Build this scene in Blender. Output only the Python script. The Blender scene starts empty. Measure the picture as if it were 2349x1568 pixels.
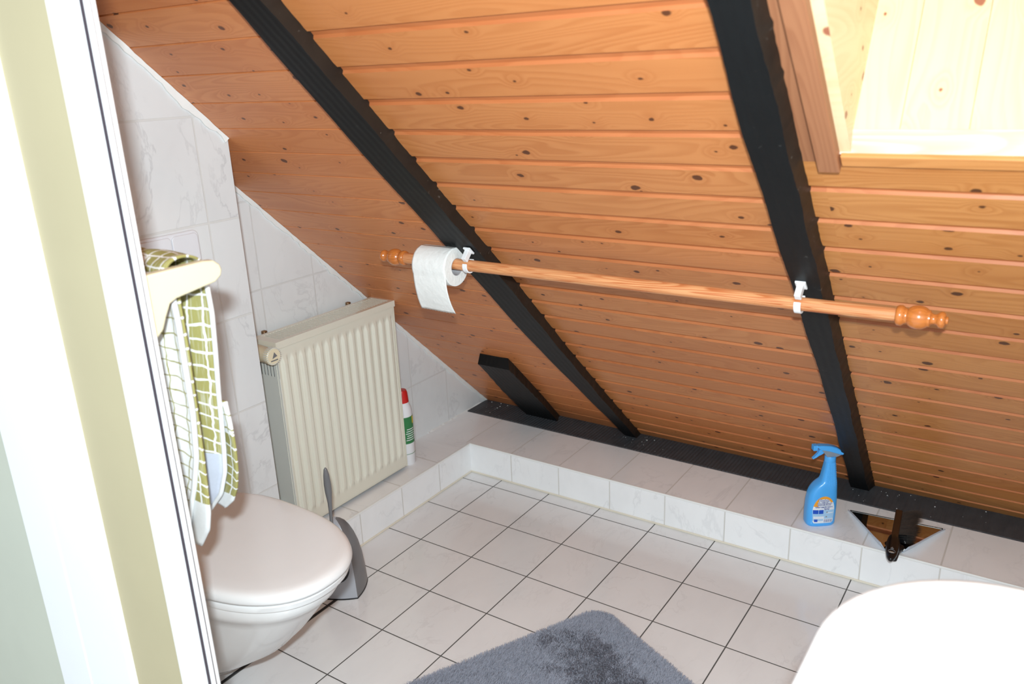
import bpy, bmesh, math, random
import numpy as np
from mathutils import Vector, Matrix

random.seed(7)
rng = np.random.default_rng(7)
D = bpy.data
SC = bpy.context.scene
COL = SC.collection

# ------------------------------------------------------------------ camera
CAM = Vector((1.8947, -2.1080, 1.4018))
RIGHT = Vector((0.829402, 0.557215, -0.040042))
DOWN = Vector((0.142812, -0.280775, -0.949089))
FWD = Vector((-0.540089, 0.781458, -0.312452))
cam_data = D.cameras.new('camera')
cam = D.objects.new('camera', cam_data)
COL.objects.link(cam)
UP = -DOWN
BACK = -FWD
cam.matrix_world = Matrix(((RIGHT.x, UP.x, BACK.x, CAM.x), (RIGHT.y, UP.y, BACK.y, CAM.y),
                           (RIGHT.z, UP.z, BACK.z, CAM.z), (0, 0, 0, 1)))
cam_data.sensor_width = 36
cam_data.lens = 28.914
cam_data.clip_start = 0.02
cam_data.dof.use_dof = True
cam_data.dof.focus_distance = 2.2
cam_data.dof.aperture_fstop = 4.5
SC.camera = cam

# ------------------------------------------------------------------ world, lights, exposure
world = D.worlds.new('world')
SC.world = world
world.use_nodes = True
bg = world.node_tree.nodes['Background']
bg.inputs[0].default_value = (0.86, 0.97, 1.06, 1)
bg.inputs[1].default_value = 0.9
flash_data = D.lights.new('camera_flash', 'AREA')
flash_data.shape = 'RECTANGLE'
flash_data.size = 0.06
flash_data.size_y = 0.035
flash_data.energy = 41
flash_data.color = (0.87, 0.99, 1.05)
flash = D.objects.new('camera_flash', flash_data)
COL.objects.link(flash)
mw = cam.matrix_world.copy()
mw.translation = CAM + UP * 0.125 - RIGHT * 0.015 - FWD * 0.13
flash.matrix_world = mw
SC.view_settings.view_transform = 'Standard'
SC.view_settings.look = 'None'
SC.view_settings.gamma = 1
SC.view_settings.use_curve_mapping = False
SC.view_settings.exposure = 0.0
SC.cycles.max_bounces = 8
SC.cycles.diffuse_bounces = 5


# ------------------------------------------------------------------ helpers: materials
class NT:
    def __init__(self, name):
        self.m = D.materials.new(name)
        self.m.use_nodes = True
        self.t = self.m.node_tree
        self.b = self.t.nodes['Principled BSDF']

    def n(self, typ, **kw):
        x = self.t.nodes.new('ShaderNode' + typ)
        for k, v in kw.items():
            if k.startswith('i_'):
                x.inputs[k[2:].replace('_', ' ')].default_value = v
            else:
                setattr(x, k, v)
        return x

    def l(self, a, b):
        self.t.links.new(a, b)

    def math(self, op, a, b=None, c=None, clamp=False):
        x = self.t.nodes.new('ShaderNodeMath')
        x.operation = op
        x.use_clamp = clamp
        for i, v in enumerate((a, b, c)):
            if v is None:
                continue
            if hasattr(v, 'is_linked'):
                self.l(v, x.inputs[i])
            else:
                x.inputs[i].default_value = v
        return x.outputs[0]

    def mix(self, f, a, b):
        x = self.t.nodes.new('ShaderNodeMix')
        x.data_type = 'RGBA'
        for sock, v in ((x.inputs[0], f), (x.inputs[6], a), (x.inputs[7], b)):
            if hasattr(v, 'is_linked'):
                self.l(v, sock)
            else:
                sock.default_value = v if sock.type == 'VALUE' else (*v, 1) if len(v) == 3 else v
        return x.outputs[2]

    def noise(self, vec, scale, detail=4, rough=.55, dist=0, dims='3D', w=None):
        x = self.n('TexNoise', noise_dimensions=dims)
        x.inputs['Scale'].default_value = scale
        x.inputs['Detail'].default_value = detail
        x.inputs['Roughness'].default_value = rough
        x.inputs['Distortion'].default_value = dist
        if vec is not None:
            self.l(vec, x.inputs['Vector'])
        if w is not None:
            self.l(w, x.inputs['W'])
        return x.outputs['Fac']

    def maprange(self, v, a, b, c=0., d=1., smooth=False):
        x = self.n('MapRange')
        if smooth:
            x.interpolation_type = 'SMOOTHSTEP'
        self.l(v, x.inputs[0])
        for i, q in zip((1, 2, 3, 4), (a, b, c, d)):
            x.inputs[i].default_value = q
        return x.outputs[0]

    def scalevec(self, vec, s, loc=(0, 0, 0)):
        x = self.n('Mapping')
        self.l(vec, x.inputs[0])
        x.inputs['Scale'].default_value = s
        x.inputs['Location'].default_value = loc
        return x.outputs[0]

    def bump(self, h, strength=.3, dist=.002):
        x = self.n('Bump')
        x.inputs['Strength'].default_value = strength
        x.inputs['Distance'].default_value = dist
        self.l(h, x.inputs['Height'])
        self.l(x.outputs[0], self.b.inputs['Normal'])

    def set(self, color=None, rough=None, metal=None, spec=None, coat=None, trans=None, ior=None):
        for k, v in (('Base Color', color), ('Roughness', rough), ('Metallic', metal),
                     ('Specular IOR Level', spec), ('Coat Weight', coat), ('Transmission Weight', trans), ('IOR', ior)):
            if v is None:
                continue
            s = self.b.inputs[k]
            if hasattr(v, 'is_linked'):
                self.l(v, s)
            elif k == 'Base Color':
                s.default_value = (*v[:3], 1)
            else:
                s.default_value = v
        return self.m


def lin(r, g, b):
    f = lambda c: (c / 12.92 if c <= .04045 else ((c + .055) / 1.055) ** 2.4)
    return tuple(f(c / 255) for c in (r, g, b))


def plain(name, col, rough=.4, metal=0., noise=.06, nscale=30, bump=0., coat=0., spec=.5, trans=0.):
    """solid colour with a faint procedural mottling"""
    N = NT(name)
    tc = N.n('TexCoord').outputs['Object']
    f = N.noise(tc, nscale, 3)
    c2 = tuple(max(0, c * (1 - noise * 2)) for c in col)
    N.set(N.mix(f, col, c2), rough, metal, spec, coat, trans)
    if bump:
        N.bump(N.noise(tc, nscale * 6, 4), bump, .002)
    return N.m


def tile_mat(name, tw, th, ox, oy, grout, gw, base, vein, rough=.16, vscale=7., vstrength=.5):
    N = NT(name)
    uv = N.n('UVMap').outputs[0]
    v = N.scalevec(uv, (1, 1, 1), (-ox, -oy, 0))
    br = N.n('TexBrick', offset=0., squash=1., offset_frequency=2, squash_frequency=2)
    N.l(v, br.inputs['Vector'])
    br.inputs['Scale'].default_value = 1
    br.inputs['Mortar Size'].default_value = gw / 2
    br.inputs['Mortar Smooth'].default_value = .15
    br.inputs['Brick Width'].default_value = tw
    br.inputs['Row Height'].default_value = th
    br.inputs['Bias'].default_value = 0
    br.inputs['Color1'].default_value = (0, 0, 0, 1)
    br.inputs['Color2'].default_value = (1, 1, 1, 1)
    rand = N.math('MULTIPLY', br.outputs['Color'], 37.)
    # marble veins: thin contours of a distorted noise, different on every tile
    vs = N.scalevec(v, (vscale, vscale * .55, 1))
    rot = vs.node
    rot.inputs['Rotation'].default_value = (0, 0, .55)
    a = N.noise(vs, 1., 5, .6, .6, '4D', rand)
    line = N.math('SUBTRACT', 1., N.maprange(N.math('ABSOLUTE', N.math('SUBTRACT', a, .5)), 0., .018), clamp=True)
    fade = N.maprange(N.noise(vs, .9, 2, .5, 0, '4D', N.math('ADD', rand, 5.)), .42, .62)
    cloud = N.maprange(N.noise(vs, 1.2, 3, .6, .3, '4D', N.math('ADD', rand, 9.)), .45, .75)
    ve = N.math('ADD', N.math('MULTIPLY', N.math('MULTIPLY', line, fade), vstrength), N.math('MULTIPLY', cloud, .16), clamp=True)
    col = N.mix(ve, base, vein)
    dirt = N.noise(v, 9., 3)
    g = N.mix(dirt, grout, tuple(c * .8 for c in grout))
    col = N.mix(br.outputs['Fac'], col, g)
    N.set(col, N.math('ADD', N.math('MULTIPLY', br.outputs['Fac'], .6), rough), spec=.5)
    N.bump(N.math('SUBTRACT', 1., br.outputs['Fac']), .6, .0012)
    return N.m


def wood_mat(name, light, dark, knotc, rough=.35, knots=True, ku=9.5, kv=13., gs=1., coat=0.08, ring=.75, bump=.12):
    """u runs along the grain, v across it (metres)"""
    N = NT(name)
    uv = N.n('UVMap').outputs[0]
    big = N.noise(N.scalevec(uv, (1.6, 9, 1)), 1., 3, .5)
    kd = None
    if knots:
        kvv = N.scalevec(uv, (ku, kv, 1))
        kvv.node.inputs['Rotation'].default_value = (0, 0, -.5)
        vo = N.n('TexVoronoi', voronoi_dimensions='2D')
        vo.inputs['Scale'].default_value = 1
        vo.inputs['Randomness'].default_value = 1
        N.l(kvv, vo.inputs['Vector'])
        sep = N.n('SeparateColor')
        N.l(vo.outputs['Color'], sep.inputs[0])
        on = N.math('GREATER_THAN', sep.outputs[0], .34)
        size = N.math('ADD', N.math('MULTIPLY', N.math('POWER', sep.outputs[1], 2.), .075), .022)
        wob = N.math('MULTIPLY', N.math('SUBTRACT', N.noise(uv, 90., 3), .5), .075)
        dd = N.math('ADD', vo.outputs['Distance'], wob)
        kd = N.math('MULTIPLY', N.math('SUBTRACT', 1., N.maprange(N.math('SUBTRACT', dd, size), -.008, .016)), on, clamp=True)
        halo = N.math('MULTIPLY', N.math('SUBTRACT', 1., N.maprange(vo.outputs['Distance'], .03, .33, smooth=True)), on, clamp=True)
    # rings: contour lines of a stretched low noise -> cathedral figure
    low = N.noise(N.scalevec(uv, (1.5 * gs, 11 * gs, 1)), 1., 1.5, .45, .25)
    if knots:
        low = N.math('ADD', low, N.math('MULTIPLY', halo, .10))
    rg = N.math('FRACT', N.math('MULTIPLY', low, 19.))
    rgs = N.math('MULTIPLY', N.maprange(rg, .15, .85, smooth=True), N.math('SUBTRACT', 1., N.maprange(rg, .88, 1.)))
    fine = N.noise(N.scalevec(uv, (5, 330, 1)), 1., 3, .6)
    f = N.math('MULTIPLY', rgs, N.math('ADD', N.math('MULTIPLY', N.noise(N.scalevec(uv, (1.2, 7, 1)), 1.3, 2), ring * .9), ring * .05), clamp=True)
    f = N.math('ADD', f, N.math('MULTIPLY', N.math('SUBTRACT', fine, .5), .35), clamp=True)
    f = N.math('ADD', f, N.math('MULTIPLY', N.math('SUBTRACT', big, .5), .9), clamp=True)
    col = N.mix(f, light, dark)
    # board to board tint from the second uv layer
    t = N.n('UVMap', uv_map='tint')
    sx = N.n('SeparateXYZ')
    N.l(t.outputs[0], sx.inputs[0])
    col = N.mix(N.math('MULTIPLY', sx.outputs[0], .35), col, dark)
    if knots:
        col = N.mix(N.math('MULTIPLY', halo, .22), col, dark)
        col = N.mix(N.math('MULTIPLY', kd, .92), col, knotc)
    N.set(col, rough, coat=coat, spec=.28)
    N.b.inputs['Coat Roughness'].default_value = .25
    N.bump(N.math('ADD', fine, N.math('MULTIPLY', rgs, .5)), bump, .0012)
    return N.m


# ------------------------------------------------------------------ helpers: objects
def world_loc(o):
    v = Vector((0, 0, 0))
    while o is not None:
        v = v + Vector(o.location)
        o = o.parent
    return v


def thing(name, label, cat, loc, group=None):
    e = D.objects.new(name, None)
    e.empty_display_size = .05
    COL.objects.link(e)
    e.location = loc
    e['label'] = label
    e['category'] = cat
    if group:
        e['group'] = group
    return e


def tag(o, label, cat, group=None):
    o['label'] = label
    o['category'] = cat
    if group:
        o['group'] = group
    return o


def mesh(name, verts, faces, mat, parent=None, smooth=None, uv='box', loc=None, tint=None):
    """verts in world metres; uv: 'box', None or list of per-loop uv"""
    base = world_loc(parent) if parent else Vector(loc or (0, 0, 0))
    V = np.asarray(verts, float).reshape(-1, 3) - np.array(base)
    me = D.meshes.new(name)
    me.from_pydata(V.tolist(), [], [list(map(int, f)) for f in faces])
    me.update()
    bm = bmesh.new()
    bm.from_mesh(me)
    bmesh.ops.recalc_face_normals(bm, faces=bm.faces)
    bm.to_mesh(me)
    bm.free()
    mats = mat if isinstance(mat, (list, tuple)) else [mat]
    for m in mats:
        me.materials.append(m)
    o = D.objects.new(name, me)
    COL.objects.link(o)
    if parent:
        o.parent = parent
    else:
        o.location = base
    if uv == 'box':
        boxuv(me, base)
    elif uv is not None:
        L = me.uv_layers.new(name='UVMap')
        for i, c in enumerate(uv):
            L.data[i].uv = c
    if smooth is not None:
        me.shade_smooth()
        me.set_sharp_from_angle(angle=math.radians(smooth))
    return o


def boxuv(me, base=(0, 0, 0)):
    L = me.uv_layers.new(name='UVMap')
    for p in me.polygons:
        n = p.normal
        ax = max(range(3), key=lambda i: abs(n[i]))
        for li in p.loop_indices:
            c = me.vertices[me.loops[li].vertex_index].co + Vector(base)
            L.data[li].uv = ((c.y, c.z), (c.x, c.z), (c.x, c.y))[ax]


def bevel(o, w, seg=2, ang=40):
    m = o.modifiers.new('bevel', 'BEVEL')
    m.width = w
    m.segments = seg
    m.limit_method = 'ANGLE'
    m.angle_limit = math.radians(ang)
    return o


def box_vf(lo, hi, M=None):
    x0, y0, z0 = lo
    x1, y1, z1 = hi
    v = [(x0, y0, z0), (x1, y0, z0), (x1, y1, z0), (x0, y1, z0), (x0, y0, z1), (x1, y0, z1), (x1, y1, z1), (x0, y1, z1)]
    if M is not None:
        v = [tuple(M(p)) for p in v]
    f = [(0, 3, 2, 1), (4, 5, 6, 7), (0, 1, 5, 4), (1, 2, 6, 5), (2, 3, 7, 6), (3, 0, 4, 7)]
    return v, f


def box(name, lo, hi, mat, parent=None, bev=0., **kw):
    o = mesh(name, *box_vf(lo, hi), mat, parent, **kw)
    if bev:
        bevel(o, bev)
        o.data.shade_smooth()
        o.data.set_sharp_from_angle(angle=math.radians(40))
    return o


def merge(parts):
    V, F = [], []
    for v, f in parts:
        b = len(V)
        V += [tuple(p) for p in v]
        F += [tuple(i + b for i in q) for q in f]
    return V, F


def prism_vf(poly, axis, a, b):
    """extrude 2D polygon along axis (0=x,1=y,2=z) from a to b; poly gives the two other coords in order"""
    def p3(q, t):
        l = list(q)
        l.insert(axis, t)
        return tuple(l)
    n = len(poly)
    v = [p3(q, a) for q in poly] + [p3(q, b) for q in poly]
    f = [tuple(range(n)), tuple(range(n, 2 * n))] + [(i, (i + 1) % n, n + (i + 1) % n, n + i) for i in range(n)]
    return v, f


def loft_vf(sections, closed=True, cap0=True, cap1=True):
    n = len(sections[0])
    v = [tuple(p) for s in sections for p in s]
    f = []
    for k in range(len(sections) - 1):
        for i in range(n if closed else n - 1):
            j = (i + 1) % n
            f.append((k * n + i, k * n + j, (k + 1) * n + j, (k + 1) * n + i))
    if cap0:
        f.append(tuple(range(n)))
    if cap1:
        f.append(tuple((len(sections) - 1) * n + i for i in range(n)))
    return v, f


def revolve_vf(profile, origin, axis, seg=32, caps=True):
    """profile: list of (t along axis, radius)"""
    a = Vector(axis).normalized()
    u = a.orthogonal().normalized()
    w = a.cross(u)
    o = Vector(origin)
    secs = []
    for t, r in profile:
        secs.append([o + a * t + (u * math.cos(2 * math.pi * i / seg) + w * math.sin(2 * math.pi * i / seg)) * max(r, 1e-5) for i in range(seg)])
    return loft_vf(secs, True, caps, caps)


def tube_vf(path, r, seg=12):
    P = [Vector(p) for p in path]
    secs = []
    prev = None
    for i, p in enumerate(P):
        t = (P[min(i + 1, len(P) - 1)] - P[max(i - 1, 0)]).normalized()
        u = t.orthogonal().normalized() if prev is None else (prev - t * prev.dot(t)).normalized()
        prev = u
        w = t.cross(u)
        rr = r[i] if isinstance(r, (list, tuple)) else r
        secs.append([p + (u * math.cos(2 * math.pi * k / seg) + w * math.sin(2 * math.pi * k / seg)) * rr for k in range(seg)])
    return loft_vf(secs)


def structure(o):
    o['kind'] = 'structure'
    return o


def interp(tab, x):
    xs = [t[0] for t in tab]
    return [float(np.interp(x, xs, [t[k] for t in tab])) for k in range(1, len(tab[0]))]


# ------------------------------------------------------------------ materials
WALLT = lin(229, 231, 231)
VEIN = lin(188, 188, 190)
M_wall_back = tile_mat('tile_gable', .20, .2535, -.62, .075, lin(226, 226, 224), .005, WALLT, VEIN, vstrength=.3)
M_wall_box = tile_mat('tile_box', .20, .245, -.90, .107, lin(220, 219, 216), .005, lin(220, 221, 221), lin(180, 180, 182))
M_floor = tile_mat('tile_floor', .2, .2, .33, 0., lin(92, 92, 90), .0036, lin(232, 232, 232), lin(200, 198, 198), rough=.13, vscale=9, vstrength=.25)
M_ledge = tile_mat('tile_ledge', .196, 4., .373, -1., lin(222, 219, 213), .004, lin(243, 243, 243), VEIN, vstrength=.25)
M_pine = wood_mat('pine_boards', lin(202, 133, 80), lin(174, 101, 52), lin(78, 42, 26), rough=.36)
M_pine_left = wood_mat('pine_boards_left', lin(212, 138, 86), lin(186, 106, 58), lin(92, 56, 42), rough=.36)  # knot colour lifted to imitate reflection on the left boards
M_pine_right = wood_mat('pine_boards_right', lin(202, 138, 80), lin(170, 102, 48), lin(72, 40, 24), rough=.36)
M_groove = wood_mat('pine_tongue', lin(188, 116, 70), lin(164, 90, 48), lin(110, 60, 40), knots=False, rough=.45, coat=.1)
M_reveal = wood_mat('pale_reveal_boards', lin(220, 200, 160), lin(200, 170, 122), lin(150, 80, 56), ku=9., kv=13., rough=.4, ring=.5)
M_sill = wood_mat('pale_sill_board', lin(212, 184, 162), lin(178, 126, 100), lin(190, 120, 90), knots=False, rough=.4, gs=1.3)
M_trimwood = wood_mat('brown_trim_board', lin(158, 106, 74), lin(128, 78, 52), lin(90, 50, 30), knots=False, rough=.5, coat=0)
M_pole = wood_mat('worn_pole_wood', lin(218, 156, 106), lin(176, 80, 26), lin(120, 60, 30), knots=False, rough=.4, gs=2.2, ring=1.3, coat=.2)
M_finial = wood_mat('varnished_finial_wood', lin(200, 118, 54), lin(142, 70, 28), lin(80, 36, 16), knots=False, rough=.12, gs=3, coat=.8)


def beam_mat(name, c1, c2, scratch=.0):
    N = NT(name)
    tc = N.n('TexCoord').outputs['Object']
    n1 = N.noise(N.scalevec(tc, (30, 14, 14)), 1., 4, .6)
    saw = N.n('TexWave', wave_type='BANDS', bands_direction='X')
    saw.inputs['Scale'].default_value = 17
    saw.inputs['Distortion'].default_value = 1.6
    saw.inputs['Detail'].default_value = 2
    N.l(tc, saw.inputs['Vector'])
    col = N.mix(n1, c1, c2)
    sp = N.maprange(N.noise(N.scalevec(tc, (60, 60, 60)), 1., 2, .7), .70, .78)
    col = N.mix(N.math('MULTIPLY', sp, scratch), col, lin(150, 145, 138))
    N.set(col, .5, spec=.22)
    N.bump(N.math('ADD', N.math('MULTIPLY', saw.outputs['Fac'], .5), n1), .35, .002)
    return N.m


M_beam = beam_mat('black_beam_paint', lin(20, 22, 23), lin(14, 15, 16), .12)
M_beam_side = beam_mat('rough_black_beam_side', lin(52, 43, 36), lin(24, 21, 19), .35)
M_plate = beam_mat('black_plate_paint', lin(84, 85, 88), lin(56, 57, 60), .35)
M_caulk = plain('white_caulk', lin(236, 236, 233), .5, noise=.03, bump=.2)
M_cream_caulk = plain('cream_silicone', lin(232, 224, 206), .4)
M_white_edge = plain('white_edge_strip', lin(238, 238, 235), .3, noise=.02)
M_ceramic = plain('white_ceramic', lin(240, 238, 236), .08, noise=.01)
M_seat = plain('white_seat_plastic', lin(234, 233, 232), .16, noise=.01)
M_basin = plain('basin_ceramic', lin(246, 246, 246), .06, noise=.01, coat=.5)
M_white_plastic = plain('white_plastic', lin(240, 240, 240), .3, noise=.02)
M_flush = plain('pale_grey_plate_plastic', lin(222, 222, 226), .3, noise=.01)
M_frame = plain('white_frame_lacquer', lin(248, 248, 248), .3, noise=.01)
M_beige = plain('beige_paint', lin(190, 178, 142), .6, noise=.05, nscale=6)
M_gasket = plain('dark_rubber_gasket', lin(66, 54, 62), .6)
M_ochre = plain('ochre_gap_strip', lin(186, 140, 66), .6)
M_frost = plain('pale_green_frosted_panel', lin(206, 208, 190), .5, noise=.06, nscale=5)
M_radiator = plain('cream_radiator_enamel', lin(226, 222, 206), .25, noise=.01, coat=.3)
M_radside = plain('radiator_side_shade_grey', lin(214, 214, 206), .35, noise=.02)  # enamel greyed to carry the shade on the radiator's near side
M_dark = plain('dark_void', lin(48, 48, 50), .7)
M_valve = plain('cream_valve_plastic', lin(232, 218, 186), .35, noise=.03)
M_greyplastic = plain('silver_grey_plastic', lin(168, 170, 176), .3, noise=.02)
M_darkgrey = plain('anthracite_plastic', lin(116, 116, 118), .28, noise=.02)
M_black = plain('black_plastic', lin(15, 15, 17), .3, noise=.02)
M_bristle = plain('black_bristle', lin(92, 88, 84), .5, noise=.3, nscale=200)
M_blue = plain('sky_blue_bottle_plastic', lin(78, 174, 248), .28, noise=.02, coat=.2)
M_red = plain('red_cap_plastic', lin(205, 40, 36), .3)
M_bottlewhite = plain('white_bottle_plastic', lin(236, 236, 238), .3, noise=.01)
M_green = plain('green_label', lin(48, 128, 72), .4, noise=.1, nscale=90)
M_yellow = plain('yellow_label', lin(226, 196, 40), .4)
M_paper = NT('tissue_paper')
_tc = M_paper.n('TexCoord').outputs['Object']
M_paper.set(M_paper.mix(M_paper.noise(_tc, 60, 3), lin(244, 244, 240), lin(232, 232, 228)), .85, spec=.1)
_v = M_paper.n('TexVoronoi', feature='SMOOTH_F1')
_v.inputs['Scale'].default_value = 55
M_paper.l(_tc, _v.inputs['Vector'])
M_paper.bump(M_paper.math('ADD', _v.outputs['Distance'], M_paper.noise(_tc, 120, 4)), .45, .0025)
M_paper = M_paper.m
M_card = plain('grey_cardboard', lin(190, 188, 190), .8)
M_mirror = plain('polished_dark_pan_metal', lin(226, 222, 216), .05, metal=1., noise=.02)
M_clear = plain('milky_clear_plastic', lin(206, 216, 230), .22, noise=.03, trans=.1)
M_brownwood = plain('dark_brown_brush_wood', lin(62, 40, 26), .35, noise=.15, nscale=60)
M_screw = plain('brass_screw', lin(150, 120, 90), .4, metal=.8)

# ------------------------------------------------------------------ roof plane
K = 0.935
LN = math.hypot(1, K)


def roof(x, s, o=0.):
    """s metres down the slope (0 at the wall plate), o metres out of the boards into the room"""
    return (x, .43 + s / LN - o * K / LN, .115 - K * s / LN - o / LN)


def s_of_y(y):
    return (y - .43) * LN


def roof_z(y):
    return .115 - K * (y - .43)


# ------------------------------------------------------------------ floor, walls, ledge
box_f = box('floor', (-.62, -2.7, -.1), (2.42, .3, 0.), M_floor)
structure(box_f)
poly = [(-2.7, 0), (.62, 0), (.62, roof_z(.62)), (-2.7, roof_z(-2.7) + .02)]
poly = [(-2.7, 0), (.55, 0), (.55, .0), (-2.7, roof_z(-2.7))]
gable = [(-1.476, 0.), (.55, 0.), (.55, roof_z(.55) + .02), (-1.476, roof_z(-1.476) + .02)]
structure(mesh('wall_left', *prism_vf(gable, 0, -.12, 0.), M_wall_back))
bx = [(-1.476, 0.), (-.812, 0.), (-.812, roof_z(-.812) + .004), (-1.476, roof_z(-1.476) + .004)]
o = structure(mesh('wall_left_box', *prism_vf(bx, 0, .0, .197), M_wall_box))
rw = [(-2.7, 0.), (.55, 0.), (.55, roof_z(.55) + .02), (-2.7, roof_z(-2.7) + .02)]
structure(mesh('wall_right', *prism_vf(rw, 0, 2.34, 2.44), M_wall_back))

# tiled ledge along the gable and along the eaves: one L shaped step
LV = [(0., -.812), (.192, -.812), (.192, .056), (2.34, .056), (2.34, .290), (0., .290), (0., .056)]
v = [(x, y, 0.) for x, y in LV] + [(x, y, .115) for x, y in LV]
f = [(7, 8, 9, 13), (13, 9, 10, 11, 12), (0, 1, 2, 6), (6, 2, 3, 4, 5)] + [(i, (i + 1) % 7, 7 + (i + 1) % 7, 7 + i) for i in range(7)]
ledge = mesh('baseboard_ledge', v, f, M_ledge, uv=None)
L = ledge.data.uv_layers.new(name='UVMap')
for p in ledge.data.polygons:
    c, n = p.center, p.normal
    left = c.y < .03 and c.x < .2
    for li in p.loop_indices:
        co = ledge.data.vertices[ledge.data.loops[li].vertex_index].co
        if abs(n.z) > .5:
            L.data[li].uv = (co.y + .126 + .373, co.x) if left else (co.x, co.y)
        else:
            L.data[li].uv = (co.y + .126 + .373, co.z) if abs(n.x) > .5 else (co.x, co.z)
structure(ledge)
# white edge profile on the upper front edge, cream silicone at its foot
e = merge([box_vf((.1885, -.812, .1095), (.1945, .0535, .1165)), box_vf((.1885, .0535, .1095), (2.34, .0595, .1165))])
structure(bevel(mesh('trim_1', *e, M_white_edge), .0015))
e = merge([box_vf((.190, -.812, 0), (.1965, .0515, .006)), box_vf((.190, .0515, 0), (2.34, .058, .006))])
structure(bevel(mesh('trim_2', *e, M_cream_caulk), .003))


def caulk(name, x, y0, y1, w=.011):
    """uneven bead where tiles meet the sloping boards"""
    n = int((y1 - y0) / .012)
    secs = []
    for i in range(n + 1):
        y = y0 + (y1 - y0) * i / n
        s = s_of_y(y)
        ww = w * random.uniform(.55, 1.35) * (1.5 if random.random() < .06 else 1)
        p = [roof(x - .004, s, .0005), roof(x + .006 * random.uniform(.6, 1.2), s, .0005), roof(x + .003, s, ww), roof(x - .004, s, ww)]
        secs.append(p)
    return structure(mesh(name, *loft_vf(secs), M_caulk, smooth=60))


caulk('trim_3', .001, -.80, .43)
caulk('trim_4', .199, -1.47, -.813, .013)
# bead on the ledge in the far corner
secs = []
for i in range(30):
    y = .05 + (.29 + .10 - .05) * i / 29
    r = random.uniform(.003, .007)
    secs.append([(0, y, .115), (r, y, .115), (r * .5, y, .115 + r * .6), (0, y, .115 + r)])
structure(mesh('trim_5', *loft_vf(secs), M_caulk))
# small open gap along the toilet side floor joint
structure(box('trim_6', (.322, -1.6, .0), (.3285, -.772, .0012), M_dark))


# ------------------------------------------------------------------ ceiling boards
def board_uv(x, s, du, dv):
    return (x + du, s + dv)


def boards(parts, x0, x1, pitch, phase, groove, s_lo, s_hi, depth=.005, bev=.0035, hole=None):
    """parts: list collecting (verts, uv, tint, matidx) quads"""
    j0 = math.floor((s_lo - phase) / pitch)
    j1 = math.ceil((s_hi - phase) / pitch)
    for j in range(j0, j1 + 1):
        a = phase + j * pitch
        fb = a + pitch - groove           # end of the face
        gb = a + pitch - bev              # end of the groove floor
        du, dv, t = random.uniform(0, 40), random.uniform(0, 40), random.random()
        spans = [(x0, x1)]
        if hole and a + pitch > hole[2] and a < hole[3]:
            spans = [(x0, hole[0]), (hole[1], x1)]
        for (xa, xb) in spans:
            if xb - xa < 1e-4:
                continue
            for (sa, oa, sb, ob, mi) in ((a, 0, fb, 0, 0), (fb, 0, fb + .0015, -depth, 1), (fb + .0015, -depth, gb, -depth, 1), (gb, -depth, a + pitch, 0, 1)):
                sa2, sb2 = min(sa, s_hi), min(sb, s_hi)
                sa2, sb2 = max(sa2, s_lo), max(sb2, s_lo)
                if hole and a + pitch > hole[2] and a < hole[3] and hole[2] > a:
                    pass
                if sb2 - sa2 < 1e-6:
                    continue
                vs = [roof(xa, sa2, oa), roof(xb, sa2, oa), roof(xb, sb2, ob), roof(xa, sb2, ob)]
                uv = [board_uv(xa, sa2, du, dv), board_uv(xb, sa2, du, dv), board_uv(xb, sb2, du, dv), board_uv(xa, sb2, du, dv)]
                parts.append((vs, uv, t, mi))


def quads_object(name, quads, mats):
    V, F, UV, T, MI = [], [], [], [], []
    for vs, uv, t, mi in quads:
        b = len(V)
        V += vs
        F.append((b, b + 1, b + 2, b + 3))
        UV += uv
        T += [(t, t)] * 4
        MI.append(mi)
    me = D.meshes.new(name)
    me.from_pydata(V, [], F)
    for m in mats:
        me.materials.append(m)
    L = me.uv_layers.new(name='UVMap')
    L2 = me.uv_layers.new(name='tint')
    for i in range(len(UV)):
        L.data[i].uv = UV[i]
        L2.data[i].uv = T[i]
    for p, mi in zip(me.polygons, MI):
        p.material_index = mi
    me.update()
    o = D.objects.new(name, me)
    COL.objects.link(o)
    return o


WX0, WX1, WS0, WS1 = 1.566, 2.24, -3.05, -1.675     # skylight opening incl. its side boards
SHI = -.002 * LN / K
q = []
boards(q, 0., .70, .0875, -1.5588, .0045, -4.2, SHI, depth=.004, bev=.002)
n_left = len(q)
q2 = []
boards(q2, .70, 1.50, .088, -1.7195, .018, -4.2, SHI)
q3 = []
boards(q3, 1.50, WX0, .0905, -1.2227, .016, WS0 + .0, SHI, hole=(1.50, WX0, WS0 - 1, -1.70))
boards(q3, WX0, 2.34, .0905, -1.2227, .016, WS1, SHI)
boards(q3, 1.50, 2.34, .0905, -1.2227, .016, -4.2, WS0)
boards(q3, WX1, 2.34, .0905, -1.2227, .016, WS0, WS1)
fix = lambda qq, off: [(a, b, c, m + off) for a, b, c, m in qq]
ceil = quads_object('ceiling', fix(q, 0) + fix(q2, 2) + fix(q3, 4),
                    [M_pine_left, M_pine_left, M_pine, M_groove, M_pine_right, M_groove])
structure(ceil)
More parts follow.
